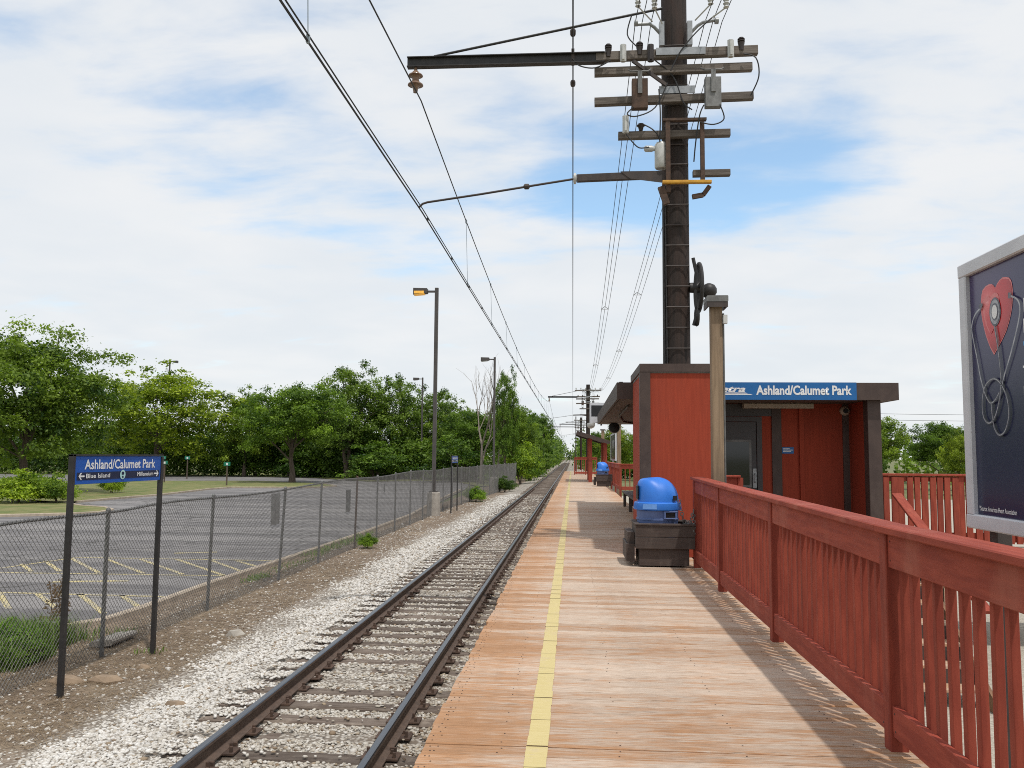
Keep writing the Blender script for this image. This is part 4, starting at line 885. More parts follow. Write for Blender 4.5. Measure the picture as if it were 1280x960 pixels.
# overhead wires
SP = [-65.0, 13.5, 92.0, 171.0, 250.0]
def spanwire(x, z, sag, r, y0=-20, y1=250, step=4, near=0.0):
    pts = []
    for a, c_ in zip(SP, SP[1:]):
        n = int((c_ - a) / step)
        for k in range(n):
            y = a + (c_ - a) * k / n
            if y0 <= y <= y1: u_ = k / n; pts.append((x, y, z - 4 * (sag + (near if a < 0 else 0)) * u_ * (1 - u_)))
    return pts
def wire_thing(name, label, x, z, sag, r, mat='wire', n=5, near=0.0):
    b = MB(); b.tube(spanwire(x, z, sag, r, near=near), r, n); return tag(b.build(name, mat), label, 'wire')
MX, MZ, MS = -2.55, 7.37, 1.25
CX, CZ = -2.50, 5.46
wire_thing('contact_wire', 'lower heavy contact wire above the middle of the track', CX, CZ, .02, .0125, near=.45)
wire_thing('auxiliary_wire', 'thin wire clipped just above the contact wire over the track', CX + .012, CZ + .05, .02, .009, near=.45)
mw = thing('messenger_wire', 'upper sagging messenger wire hung from the porcelain insulator over the track', 'wire', (MX, 13.5, MZ))
b = MB(); b.tube(spanwire(MX, MZ, MS, .011, near=.2), .0115, 5); b.build('cable', 'wire', mw)
for a, c_ in ((-65.0, 13.5), (13.5, 92.0), (92.0, 171.0)):
    for k in range(1, 13):
        u_ = k / 13; y = a + (c_ - a) * u_
        if y < -4: continue
        z = MZ - 4 * (MS + (.2 if a < 0 else 0)) * u_ * (1 - u_); cz = CZ - 4 * (.02 + (.45 if a < 0 else 0)) * u_ * (1 - u_)
        b = MB(); b.tube([(MX, y, z), (CX, y, cz + .05)], .0055, 4); b.lathe((MX, y, z), [(.012, -.05), (.022, -.03), (.022, .03), (.012, .05)], 8); b.lathe((CX, y, cz + .03), [(.012, -.05), (.022, -.03), (.022, .03), (.012, .05)], 8)
        b.build('dropper', 'wire_pale', mw)
cl_ = MB()
for k in range(28):
    y = 14 + 2.9 * k; cl_.lathe((CX + .006, y, CZ + .025), [(.008, -.035), (.018, -.02), (.018, .02), (.008, .035)], 6)
cl_.build('clips', 'wire', mw, kind='stuff')
fdr = wire_thing('feeder_wire', 'single feeder wire running straight ahead above the yellow platform line', -.01, 7.98, 1.3, .0125)
b = MB()
for z, y in ((8.02, 12.6), (7.98, 13.5), (7.93, 14.2)): b.lathe((-.01, y, z), [(.012, -.1), (.045, -.06), (.045, .06), (.012, .1)], 8, 'y')
b.beam((-.01, 13.14, 7.80), (-.01, 13.14, 8.02), .05, .05); b.build('clamp', 'dark_steel', fdr)
for k, (x, z, s_) in enumerate(((1.02, 8.62, 2.9), (1.14, 8.66, 2.9), (1.28, 8.62, 2.7), (2.16, 8.60, 2.1), (2.30, 8.64, 2.1), (2.44, 8.60, 2.1))):
    side = 'left' if k < 3 else 'right'; pos_ = ('innermost', 'middle', 'outermost')[(2 - k) if k < 3 else k - 3]
    wire_thing('line_wire', f'{pos_} of the three slack line wires passing the mast on its {side}', x, z, s_, .007, n=4)
sp_ = []
for k, (x, z, s_) in enumerate(((1.14, 8.64, 2.9), (2.30, 8.62, 2.1))):
    b = MB()
    for y in (19, 30, 42, 55, 68):
        u_ = (y - 13.5) / 78.5; zz_ = z - 4 * s_ * u_ * (1 - u_); b.tube([(x - .13, y, zz_), (x, y, zz_ + .10), (x + .13, y, zz_)], .014, 5); b.tube([(x - .13, y, zz_), (x + .13, y, zz_)], .011, 5)
    b.lathe((x, 12.6, z + .1), [(.02, -.1), (.05, -.07), (.03, 0), (.05, .07), (.02, .1)], 10)
    tag(b.build('wire_spacers', 'galv'), 'pale spacers holding the slack wires on the mast ' + ('left' if k == 0 else 'right'), 'spacer')
    bpy.context.view_layer.update()

# ------------------------------------------------------------------ chain-link fence
def fx(y): return -6.68 + (.0 if y < 45 else (y - 45) / 33.8 * 1.38)
def fz(y): return .60 + .05 * math.sin(y * .55 + 1.0) * math.exp(-y / 60) + min(.12, .006 * max(0, y - 12)) - (.06 * math.exp(-((y - 11.8) / 1.2) ** 2))
fence = thing('chain_link_fence', 'sagging grey chain-link fence between the track and the parking lot', 'fence', (-6.68, 40, -1.42))
py_ = [8.3, 11.78, 15.25, 19.0, 22.0, 25.7] ; y = 28.6
while y < 78.9: py_.append(y); y += 2.95
lean = {15.25: .10, 19.0: .30, 22.0: .14, 25.7: .17}
for y in py_:
    ln = lean.get(y, random.uniform(-.03, .12)); x = fx(y)
    b = MB(); b.tube([(x, y, -1.46), (x, y + ln, fz(y) + .02)], .031, 8); b.lathe((x, y + ln, fz(y) + .02), [(.036, 0), (.036, .03), (.018, .055), (.004, .06)], 8)
    b.build('post', 'rust_steel' if abs(y - 25.7) < .1 else 'galv_dull', fence)
b = MB(); b.tube([(fx(y), y, fz(y)) for y in np.arange(7.5, 79.2, .8)], .021, 7); b.build('top_rail', 'galv_dull', fence)
cmv = MB(); ys_ = np.arange(6.0, 79.0, .078)
for y in ys_:
    for s_ in (-1, 1):
        y1 = y + s_ * 1.9; za = -1.40; zb = fz(y1) + .03
        if y1 > 79 or y1 < 6: continue
        pts = []
        for k in range(4):
            yy_ = y + (y1 - y) * k / 3; pts.append((fx(yy_) + .028 + s_ * .002, yy_, za + (zb - za) * k / 3))
        cmv.tube(pts, .0034, 3, False)
cmv.build('chain_link_mesh', 'fence_wire', fence, kind='stuff')
for (y, z0, z1, w_) in ((18.55, -.13, .56, .52), (24.7, -.25, .40, .48), (29.5, .12, .42, .14), (36.5, .05, .38, .14)):
    b = MB(); b.box(fx(y) + .035, fx(y) + .05, y - w_ / 2, y + w_ / 2, z0, z1, .003); b.build('tag_plate', 'galv_dull', fence)
b = MB(); b.box(-7.15, -6.78, 12.25, 12.95, -1.42, -1.33, .03); b.v = [(x, y, z + (x + 6.95) * .12) for x, y, z in b.v]
tag(b.build('concrete_slab', 'concrete'), 'loose grey concrete slab lying at a fence post foot', 'slab')

# ------------------------------------------------------------------ station name signs
def name_sign(y0, label, grp='station name signs beside the track'):
    t = thing('station_sign', label, 'sign', (-6.05, y0 + 1, -1.42), grp); x = -6.03
    for y in (y0, y0 + 2.2):
        b = MB(); b.box(x - .03, x + .03, y - .03, y + .03, -1.5, 1.42 if y == y0 else 1.395, .004); b.build('post', 'black_steel', t)
    p = MB(); p.box(x - .012, x + .018, y0 + .04, y0 + 2.16, 1.055, 1.400, .003); p = p.build('panel', 'sign_blue', t)
    b = MB(); b.box(x - .03, x + .03, y0 - .03, y0 + 2.23, 1.401, 1.423); b.build('top_bar', 'black_steel', t)
    b = MB(); b.box(x + .0185, x + .0205, y0 + .08, y0 + 2.12, 1.105, 1.20); b.build('navy_band', 'sign_navy', p)
    U_, V2 = (0, 1, 0), (0, 0, 1); fx_ = x + .0205
    lettering('lettering', 'Ashland/Calumet Park', (fx_ - .001, y0 + .23, 1.240), U_, V2, .118, 1.76, 'white_print', p, bold=.018, t=.003)
    lettering('lettering', 'Blue Island', (fx_, y0 + .27, 1.128), U_, V2, .055, .54, 'white_print', p, bold=.012, t=.003)
    lettering('lettering', 'Millennium', (fx_, y0 + 1.50, 1.128), U_, V2, .055, .44, 'white_print', p, bold=.012, t=.003)
    for s_, yc in ((-1, y0 + .175), (1, y0 + 2.03)):
        b = MB(); zc = 1.153
        poly = [(yc + s_ * a, zc + c_) for a, c_ in ((.065, 0), (.02, .042), (-.005, .042), (.028, .010), (-.06, .010), (-.06, -.010), (.028, -.010), (-.005, -.042), (.02, -.042))]
        b.prism(poly if s_ > 0 else poly[::-1], (fx_ + .001, 0, 0), (0, 1, 0), (0, 0, 1), (1, 0, 0), .002); b.build('arrow', 'white_print', p)
    b = MB(); n = 22; yc, zc = y0 + 1.12, 1.155
    b.add([(fx_ + .004, yc + .068 * math.cos(6.2832 * k / n), zc + .062 * math.sin(6.2832 * k / n)) for k in range(n)], [tuple(range(n))]); ic = b.build('round_emblem', 'icon_mint', p)
    b = MB(); xx = fx_ + .0055
    b.box(xx, xx + .001, yc - .030, yc + .030, zc - .002, zc + .038, .0); b.box(xx, xx + .001, yc - .018, yc + .018, zc - .045, zc - .018); b.build('emblem_train', 'sign_navy', ic)
    return t
name_sign(9.78, 'blue station name sign on two black posts nearest the camera, by the gravel')
name_sign(41.75, 'distant second blue station name sign on black posts near the tall lamp')

# ------------------------------------------------------------------ car park lamps
def lot_lamp(x, y, top, arm_, label, ped, lit):
    t = thing('street_lamp', label, 'street lamp', (x, y, -1.5), 'parking lot lamps')
    if ped:
        b = MB(); b.lathe((x, y, 0), [(.32, -1.55), (.32, -.36), (.28, -.32), (.02, -.32)], 18); b.build('pedestal', 'concrete', t, True)
    z0 = -.32 if ped else -1.5
    b = MB(); b.beam((x, y, z0), (x + .1 * 0, y, top), .17, .17, .015, (0, 1, 0)); b.box(x - .19, x + .19, y - .19, y + .19, z0, z0 + .05); b.build('pole', 'lamp_bronze', t)
    b = MB(); b.box(x + (.086 if arm_ > 0 else -.45), x + (.45 if arm_ > 0 else -.086), y - .05, y + .05, top - .22, top - .13); b.build('arm', 'lamp_bronze', t)
    xa, xb = (x + .451, x + 1.13) if arm_ > 0 else (x - 1.13, x - .451)
    b = MB(); b.prism([(xa, top - .34), (xb, top - .26), (xb, top - .04), (xa, top - .02)] if arm_ < 0 else [(xa, top - .26), (xb, top - .34), (xb, top - .02), (xa, top - .04)], (0, y - .2, 0), (1, 0, 0), (0, 0, 1), (0, 1, 0), .40)
    hd = b.build('lamp_head', 'lamp_bronze', t)
    b = MB(); ex = xa if arm_ < 0 else xb
    b.prism([(xa + .04, top - .36), (xb - .14, top - .32), (xb - .14, top - .285), (xa + .04, top - .325)] if arm_ < 0 else [(xa + .14, top - .32), (xb - .04, top - .36), (xb - .04, top - .325), (xa + .14, top - .285)], (0, y - .17, 0), (1, 0, 0), (0, 0, 1), (0, 1, 0), .34)
    b.box(xa + .05, xb - .15, y - .215, y - .201, top - .30, top - .17) if lit else None
    b.build('lens', 'amber_lens' if lit else 'clear_lens', hd)
    return t
lot_lamp(-6.62, 40, 9.55, -1, 'tallest looking lamp post, on a round concrete footing by the fence, amber lens', True, True)
lot_lamp(-6.38, 68, 9.45, -1, 'lamp post rising beside the bare tree near the fence end', True, False)
lot_lamp(-18.1, 100, 10.75, -1, 'lamp post at the back of the lot, just left of the tall amber lamp', True, False)
lot_lamp(-56.2, 113, 14.3, 1, 'lamp whose head shows above the yellow green tree on the left', False, False)

# ------------------------------------------------------------------ parking lot: kerbs, islands, stripes, small signs
def kerb(name, pts, label=None, w_=.16, top=-1.375, parent=None, closed=False):
    """kerb of butted stones along a path"""
    t = root(name, (pts[0][0], pts[0][1], 0)); P = [Vector((x, y, 0)) for x, y in pts]
    if closed: P.append(P[0])
    k = 0
    for A, B in zip(P, P[1:]):
        L_ = (B - A).length; n = max(1, int(round(L_ / 3.0))); d = (B - A) / n
        for i in range(n):
            a, c_ = A + d * i, A + d * (i + 1); u_ = d.normalized() * .004
            b = MB(); b.beam(a + u_ + Vector((0, 0, top - .09)), c_ - u_ + Vector((0, 0, top - .09)), w_, .18, .02); b.build('kerb_stone', 'kerb_concrete', t)
    return t
kerb('track_kerb', [(-30, 13.25), (-10.4, 13.28), (-9.2, 13.32), (-8.45, 13.5), (-8.02, 14.1), (-7.95, 15.2), (-8.0, 18.5), (-7.85, 23), (-7.7, 30), (-7.75, 40), (-8.4, 50), (-9.35, 70)])
IA = [(-36.0, 33.5), (-25.8, 36.5), (-23.6, 38.0), (-22.7, 39.3), (-23.1, 41.1), (-24.5, 42.8), (-26.4, 43.8), (-29.0, 46.4), (-37, 51), (-60, 60), (-60, 33.5)]
IB = [(-30.5, 46.4), (-28.8, 47.3), (-28.76, 52.0), (-28.4, 56.6), (-29.3, 66.3), (-29.0, 70.0), (-25.7, 70.8), (-21.9, 71.9), (-21.6, 76.0), (-24.8, 81.8), (-33.3, 86.9), (-41.5, 84), (-48, 75), (-45, 60)]
for nm, P in (('front', IA), ('back', IB)):
    b = MB(); b.add([(x, y, -1.41) for x, y in P], [tuple(range(len(P)))]); struct(b.build('grass_island', 'lawn'))
kerb('island_kerb', IA[:8]); kerb('island_kerb', IB[1:10])
b = MB(); b.add([(-90, 106, -1.46), (-44, 105, -1.46), (-33, 103, -1.46), (-22, 90, -1.46), (-14, 96, -1.46), (-9, 80, -1.46), (-6.0, 82, -1.46), (-5.6, 130, -1.46), (-90, 130, -1.46)], [tuple(range(9))]); struct(b.build('rough_grass', 'lawn'))
def stripe(p, q, w_, mat='lot_yellow'):
    A, B = Vector((*p, -1.494)), Vector((*q, -1.494)); d = (B - A).normalized(); s_ = Vector((-d.y, d.x, 0)) * w_ / 2
    b = MB(); b.add([A - s_, B - s_, B + s_, A + s_], [(0, 1, 2, 3)]); return b.build('painted_stripe', mat, lot)
for p, q in [((-17.2, 17.0), (-14.444, 20.578)), ((-14.444, 20.578), (-13.9, 22.9)), ((-13.9, 22.95), (-8.3, 23.0)), ((-17.5, 19.75), (-8.291, 20.04)), ((-14.492, 21.463), (-13.336, 20.169)), ((-14.267, 22.13), (-12.658, 20.258)), ((-13.988, 22.843), (-11.58, 20.131)), ((-12.9, 22.75), (-10.459, 20.171)), ((-11.919, 22.787), (-9.461, 20.144)), ((-10.955, 22.92), (-8.361, 20.029)), ((-9.95, 22.85), (-8.356, 20.934)), ((-9.205, 22.825), (-8.328, 21.866)), ((-15.5, 17.2), (-8.344, 17.0)), ((-12.9, 16.9), (-11.6, 15.3)), ((-11.9, 17.0), (-10.566, 15.374)), ((-11.106, 17.035), (-9.8, 15.6)), ((-10.259, 17.138), (-8.59, 15.148)), ((-9.309, 17.064), (-8.253, 15.803))]: stripe(p, q, .12)
stripe((-11.801, 18.623), (-10.2, 18.98), .22); stripe((-11.7, 24.3), (-10.6, 24.75), .2)
for k in range(10): stripe((-8.6, 27.5 + 2.9 * k), (-13.6, 27.9 + 2.9 * k), .10, 'lot_white')
for k in range(10): stripe((-19.5, 27.5 + 2.9 * k), (-24.5, 27.9 + 2.9 * k), .10, 'lot_white')
for i, (x, y, d_) in enumerate(((-30.8, 73.4, 'rightmost of the small green plates on posts, near the dark round tree'), (-46.0, 92, 'small green plate on a post, second from the left beyond the grass island'), (-43.4, 92.4, 'small green plate on a post, middle one of the row under the trees'), (-39.6, 79.5, 'small green plate on a post just right of the blue station sign'))):
    t = thing('green_marker', d_, 'sign', (x, y, -1.5), 'small green plates on posts'); t_h = 1.95 + .4 * (y > 85)
    b = MB(); b.box(x - .05, x + .05, y - .05, y + .05, -1.5, t_h - 1.5 + .15); b.build('post', 'bark', t)
    b = MB(); b.box(x - .30, x + .30, y - .075, y - .051, t_h - 1.62, t_h - 1.28); pl_ = b.build('plate', 'green_sign', t)
    b = MB(); b.box(x - .09, x + .09, y - .08, y - .0751, t_h - 1.56, t_h - 1.36); b.build('mark', 'white_print', pl_)

# ------------------------------------------------------------------ far platform shelter
sh = thing('platform_shelter', 'small open shelter with sloping brown roof and red posts far along the platform', 'shelter', (1.2, 48.5, 0))
for x, y, h in ((.98, 47.6, 2.50), (1.82, 47.6, 2.26), (.98, 51.5, 2.50), (1.82, 51.5, 2.26)):
    b = MB(); b.box(x - .10, x + .10, y - .10, y + .10, 0, h, .008); b.build('post', 'red_paint', sh)
b = MB(); b.beam((.22, 49.6, 2.80), (2.05, 49.6, 2.24), 5.0, .09, 0); sr = b.build('roof', 'roofing', sh)
for y_ in (47.08, 52.12):
    b = MB(); b.beam((.22, y_, 2.765), (2.05, y_, 2.205), .04, .20); b.build('fascia', 'brown_trim', sr)
b = MB(); b.box(1.78, 1.84, 47.71, 51.39, .3, 1.2); b.build('back_panel', 'red_wall', sh)
a2 = thing('small_billboard', 'narrow white framed advert panel standing beside the far shelter', 'billboard', (2.4, 50, -1.42))
b = MB(); b.box(2.37, 2.44, 47.4, 53.4, 1.20, 1.30); b.box(2.37, 2.44, 47.4, 53.4, 2.71, 2.81); b.box(2.37, 2.44, 47.4, 47.7, 1.301, 2.709); b.box(2.37, 2.44, 53.1, 53.4, 1.301, 2.709); b.build('frame', 'alu', a2)
b = MB(); b.box(2.39, 2.42, 47.701, 53.099, 1.301, 2.709); ap = b.build('poster', 'poster_navy', a2)
b = MB(); b.box(2.385, 2.389, 49.0, 51.5, 1.9, 2.4); b.build('poster_picture', 'print_grey', ap)
b = MB(); b.box(2.45, 2.55, 47.9, 48.0, -1.42, 2.6); b.box(2.45, 2.55, 52.8, 52.9, -1.42, 2.6); b.build('post', 'galv_dull', a2)
for x, y, d_ in ((2.46, 45.2, 'weathered timber light pole to the right of the far white framed panel'), (1.98, 56.0, 'weathered timber light pole just behind the far shelter roof')):
    t = thing('timber_lamp_post', d_, 'lamp post', (x, y, -1.42))
    b = MB(); b.box(x - .10, x + .10, y - .1, y + .1, -1.42, 3.15, .01); b.build('post', 'post_timber', t)
    b = MB(); b.box(x - .17, x + .17, y - .17, y + .17, 3.151, 3.24, .01); b.build('lamp_cap', 'galv_dull', t)

# ------------------------------------------------------------------ vegetation
def quads(C, N_, ln, wd, roll=None):
    n = len(C); r = RS.normal(size=(n, 3)); a = np.cross(N_, r); a /= np.linalg.norm(a, axis=1)[:, None] + 1e-9; b_ = np.cross(N_, a)
    a = a * ln[:, None] * .5; b_ = b_ * wd[:, None] * .5; k = .25 * ln[:, None] * N_ * .35
    V = np.stack([C - a - k, C - b_ + a * .1, C + a - k, C + b_ + a * .1], 1).reshape(-1, 3)
    return V, np.arange(4 * n).reshape(n, 4)
def crown_mesh(name, n, K, R, leaf, clump=.17, bottom=-.55, seed=0, tip=.0, droop=0.0, spread=1.0, rough=1.0):
    """leafy crown about the origin: K boughs through an uneven ellipsoid, each a cloud of small leaf faces"""
    rs = np.random.RandomState(seed)
    d = rs.normal(size=(K * 3, 3)); d /= np.linalg.norm(d, axis=1)[:, None]; d = d[d[:, 2] > bottom][:K]; K = len(d)
    ph = rs.uniform(0, 6.28, 6)
    lob = 1 + rough * .17 * np.sin(3 * np.arctan2(d[:, 1], d[:, 0]) + ph[0]) + rough * .13 * np.sin(5 * d[:, 2] + ph[1]) + rough * .12 * np.sin(7 * np.arctan2(d[:, 1], d[:, 0]) + 4 * d[:, 2] + ph[2])
    rad = rs.uniform(.12, 1, K) ** .45 * lob * .86
    Cc = d * rad[:, None]
    if tip: Cc[:, :2] *= (1 - tip * np.clip(Cc[:, 2:3], 0, 1))
    cs = clump * rs.uniform(.6, 1.35, K)
    w_ = cs ** 2; ci = rs.choice(K, n, p=w_ / w_.sum())
    off = rs.normal(size=(n, 3)); off /= np.linalg.norm(off, axis=1)[:, None]; rr = rs.uniform(0, 1, n) ** .55 * np.where(rs.rand(n) < .22, rs.uniform(1.1, 1.9, n), 1.0)
    off = off * (rr * cs[ci] * spread)[:, None] * np.array([1.15, 1.15, .72])
    C = (Cc[ci] + off)
    C[:, 2] -= droop * np.linalg.norm(off[:, :2], axis=1) ** 1.0
    C = C * np.array(R)
    N_ = rs.normal(size=(n, 3)) * .75 + off / (np.linalg.norm(off, axis=1)[:, None] + 1e-6) * .7 + np.array([0, 0, .8]); N_ /= np.linalg.norm(N_, axis=1)[:, None]
    ln = leaf * rs.uniform(.5, 1.5, n)
    V, F_ = quads(C, N_, ln, ln * .62)
    tint = np.clip(.46 + .25 * rs.normal(size=K)[ci] + .18 * rs.normal(size=n), 0, 1)
    return np_mesh(name, V, F_, 'leaf', np.repeat(tint, 4)), Cc * np.array(R)
def trunk_mesh(name, cent, zc, base_r, seed=0, limbs=14, stems=1):
    """trunk from the ground (origin) to the crown centre at height zc, with limbs to the boughs"""
    rs = random.Random(seed); b = MB()
    for s_ in range(stems):
        ox, oy = (rs.uniform(-.6, .6), rs.uniform(-.4, .4)) if stems > 1 else (0, 0)
        top = Vector((ox * 2 + rs.uniform(-.3, .3), oy * 2, zc * 1.12)); pts = []
        for k in range(7):
            u_ = k / 6; pts.append((ox * .3 + (top.x) * u_ + rs.uniform(-.08, .08) * (k > 0), oy * .3 + top.y * u_ + rs.uniform(-.08, .08), top.z * u_ - .1 * (k == 0)))
        b.tube(pts, [base_r * (1.35 if k == 0 else 1 - .12 * k) for k in range(7)], 9)
        for j in range(limbs):
            c_ = cent[rs.randrange(len(cent))]; u_ = rs.uniform(.35, .95); q = pts[int(u_ * 6)]
            e = Vector((c_[0], c_[1], c_[2] + zc)); m_ = Vector(q).lerp(e, .5) + Vector((rs.uniform(-.3, .3), rs.uniform(-.3, .3), rs.uniform(-.1, .4)))
            r0 = base_r * rs.uniform(.22, .42); b.tube([q, m_, e], [r0, r0 * .6, r0 * .18], 5)
    return b.mesh(name, 'bark')
PROTO = {}
def proto(key, n, K, R, leaf, zc, br, seed, **kw):
    lim = kw.pop('limbs', 14); stems = kw.pop('stems', 1)
    me, cc = crown_mesh('crown', n, K, R, leaf, seed=seed, **kw); PROTO[key] = (me, trunk_mesh('trunk', cc, zc, br, seed, lim, stems), zc)
proto('broad', 52000, 460, (6.3, 5.8, 5.4), .20, 6.0, .30, 3, clump=.115, bottom=-.8, droop=.35, rough=.8)
proto('loose', 27000, 300, (5.4, 4.6, 5.3), .20, 5.6, .22, 5, clump=.115, bottom=-.85, tip=.25, rough=.8)
proto('round', 40000, 380, (5.8, 5.4, 4.6), .20, 5.7, .28, 8, clump=.12, bottom=-.55, rough=.8)
proto('tall', 32000, 420, (4.6, 4.3, 6.0), .20, 6.8, .24, 12, clump=.10, bottom=-.8, tip=.12, stems=2, rough=.5)
proto('narrow', 13000, 80, (1.9, 1.9, 6.0), .20, 6.0, .2, 15, clump=.23, bottom=-.9, tip=.55)
proto('bush', 11000, 70, (2.2, 1.9, 1.2), .12, .92, .05, 18, clump=.25, bottom=-.75, stems=3)
proto('scrub', 7000, 55, (3.0, 2.6, 2.4), .22, 1.8, .10, 21, clump=.25, bottom=-.6, stems=3)
NAMES = {'bush': 'bush', 'scrub': 'shrub'}
def tree(kind, x, y, top, label, tint=(1, 1, 1), width=1.0, rz=0.0, z0=-1.5, group=None):
    me, tm, zc = PROTO[kind]; H = {'broad': 11.4, 'loose': 10.9, 'round': 10.3, 'tall': 12.8, 'narrow': 12.0, 'bush': 2.2, 'scrub': 4.2}[kind]
    s = (top - z0) / H; nm = NAMES.get(kind, 'tree')
    t = thing(nm, label, nm, (x, y, z0), group)
    cr = put('crown', me, t, (0, 0, zc * s), (0, 0, rz), (s * width, s * width, s)); cr.color = (*tint, 1)
    put('trunk', tm, t, (0, 0, 0), (0, 0, rz), (s * width, s * width, s))
    return t
GR = 'trees behind the parking lot'
G0, GY, GD, GS, GB = (1, 1, 1), (1.55, 1.35, .8), (.72, .82, .75), (1.05, 1.05, 1.25), (1.2, 1.15, 1.0)
tree('broad', -38.6, 57, 11.0, 'large spreading green tree at the left edge of the picture', G0, 1.0, .4, group=GR)
tree('loose', -51.6, 101, 13.4, 'loose yellow green tree with a lamp head showing above it', GY, 1.35, .2, group=GR)
tree('loose', -41.8, 105, 10.6, 'smaller pale green tree right of the yellow green one', (1.25, 1.2, .95), .9, 2.0, group=GR)
tree('round', -28.3, 83.5, 9.3, 'dense round dark green tree on a single trunk in the grass island', (.92, 1.0, .8), 1.0, 1.0, group=GR)
tree('tall', -27.2, 101, 13.0, 'tallest feathery tree behind the dense round one', GS, 1.05, .5, group=GR)
tree('tall', -22.2, 103, 11.8, 'feathery grey green tree left of the lamp at the back of the lot', (1.0, 1.02, 1.15), 1.0, 2.2, group=GR)
tree('tall', -17.6, 107, 10.6, 'feathery tree behind the lamp at the back of the lot', (.9, .95, 1.0), 1.0, 4.0, group=GR)
tree('loose', -14.0, 103, 8.6, 'loose green tree seen between the tall amber lamp and the bare tree', G0, .95, 1.2, group=GR)
tree('round', -11.2, 98, 7.3, 'dark leafy tree behind the fence, left of the bare tree', GD, .9, 3.0, group=GR)
tree('tall', -6.7, 84, 10.6, 'narrow ivy clad tree beside the fence end', (.9, 1.0, .9), .40, .6, group=GR)
tree('round', -36.6, 107, 9.2, 'dark tree filling the gap between the pale green tree and the dense round one', GD, 1.0, .2, group=GR)
tree('scrub', -41.2, 107.5, 3.0, 'dark undergrowth shrub right of the blue sign under the trees', GD, 1.3, .3)
tree('scrub', -22.5, 96, 2.6, 'dark undergrowth shrub right of the dense round tree', GD, 1.5, 1.3)
tree('scrub', -16.8, 101, 3.0, 'bright undergrowth shrub behind the amber lamp post', (1.2, 1.2, 1.0), 1.2, 2.3)
tree('scrub', -12.2, 92, 3.2, 'dark shrub behind the fence left of the bare tree', GD, 1.2, 3.3)
tree('scrub', -33.4, 106, 2.6, 'dark shrub in the shade behind the dense round tree', (.6, .7, .65), 1.6, 4.0)
tree('round', -7.6, 104, 8.5, 'green tree just right of the ivy clad tree along the track', (1.1, 1.1, .9), .7, 2.4, group='trees along the track')
tree('loose', -7.0, 122, 8.9, 'second green tree along the track beyond the ivy clad tree', (.95, 1.0, .85), .72, 4.4, group='trees along the track')
tree('round', -6.9, 141, 9.3, 'third and darkest tree along the left of the track', GD, .66, .9, group='trees along the track')
tree('tall', -6.6, 166, 9.6, 'farthest single tree along the left of the track', GD, .75, 5.0, group='trees along the track')
tree('scrub', -5.2, 85, 2.5, 'bright green shrub at the end of the chain-link fence', (1.45, 1.4, .8), .8, .4, z0=-1.43)
tree('scrub', -4.9, 96, 1.6, 'low green shrub along the track just past the fence end', (1.3, 1.25, .8), .9, 1.4, z0=-1.43)
tree('scrub', -5.0, 112, 2.2, 'green shrub along the track farther past the fence', (1.1, 1.1, .8), 1.0, 2.4, z0=-1.43)
tree('bush', -31.2, 45.6, .66, 'low dome of a bush on the front grass island at the left edge', (1.55, 1.45, .8), 1.15, .3, z0=-1.45)
tree('bush', -29.3, 46.2, .42, 'second smaller bush touching the right side of the low dome bush', (1.2, 1.2, .8), .85, 2.3, z0=-1.45)
tree('bush', -32.4, 57.5, .35, 'small bright shrub in the grass under the blue sign', (1.4, 1.35, .7), .55, 1.3, z0=-1.45)
tree('bush', -6.3, 25.8, -.92, 'small bright weed bush at the fence foot, the nearest of two', (1.15, 1.25, .9), .6, .3, z0=-1.43)
tree('bush', -6.0, 52.5, -.35, 'weed bush at the fence foot beyond the tall amber lamp', (1.1, 1.2, .9), .8, 1.3, z0=-1.43)
tree('bush', -5.35, 66.5, .0, 'dark round evergreen bush by the far part of the fence', (.45, .55, .5), .75, 2.3, z0=-1.43)
tree('round', 28.2, 82, 5.9, 'round green tree right of the station building', GB, .85, .4, group='trees beyond the right railing')
tree('loose', 31.8, 72, 4.3, 'yellowish tree in front, right of the station building', (1.5, 1.3, .8), .75, 1.4, group='trees beyond the right railing')
tree('round', 35.6, 84, 5.5, 'dark green tree beside the billboard edge', GD, .9, 2.4, group='trees beyond the right railing')
tree('loose', 5.4, 108, 6.1, 'yellow green tree behind the far shelter roof', (1.35, 1.2, .8), .8, .7, group='trees right of the track')
tree('round', 9.6, 104, 6.0, 'green tree seen under the station canopy', G0, .8, 1.7, group='trees right of the track')
tree('round', 4.4, 150, 6.3, 'dark green tree right of the distant rails', GD, .6, 2.7, group='trees right of the track')
for x, y, h, d_ in ((-7.55, 11.15, .42, 'leafy weed clump in the tall grass at the fence, nearest the sign post'), (-7.95, 11.5, .55, 'taller leafy weed clump in the grass at the left edge of the picture'), (-8.5, 12.5, .4, 'leafy weed clump in the grass by the kerb corner')):
    tree('bush', x, y, -1.43 + h, d_, (.95, 1.15, .8), 1.15, x, z0=-1.43)
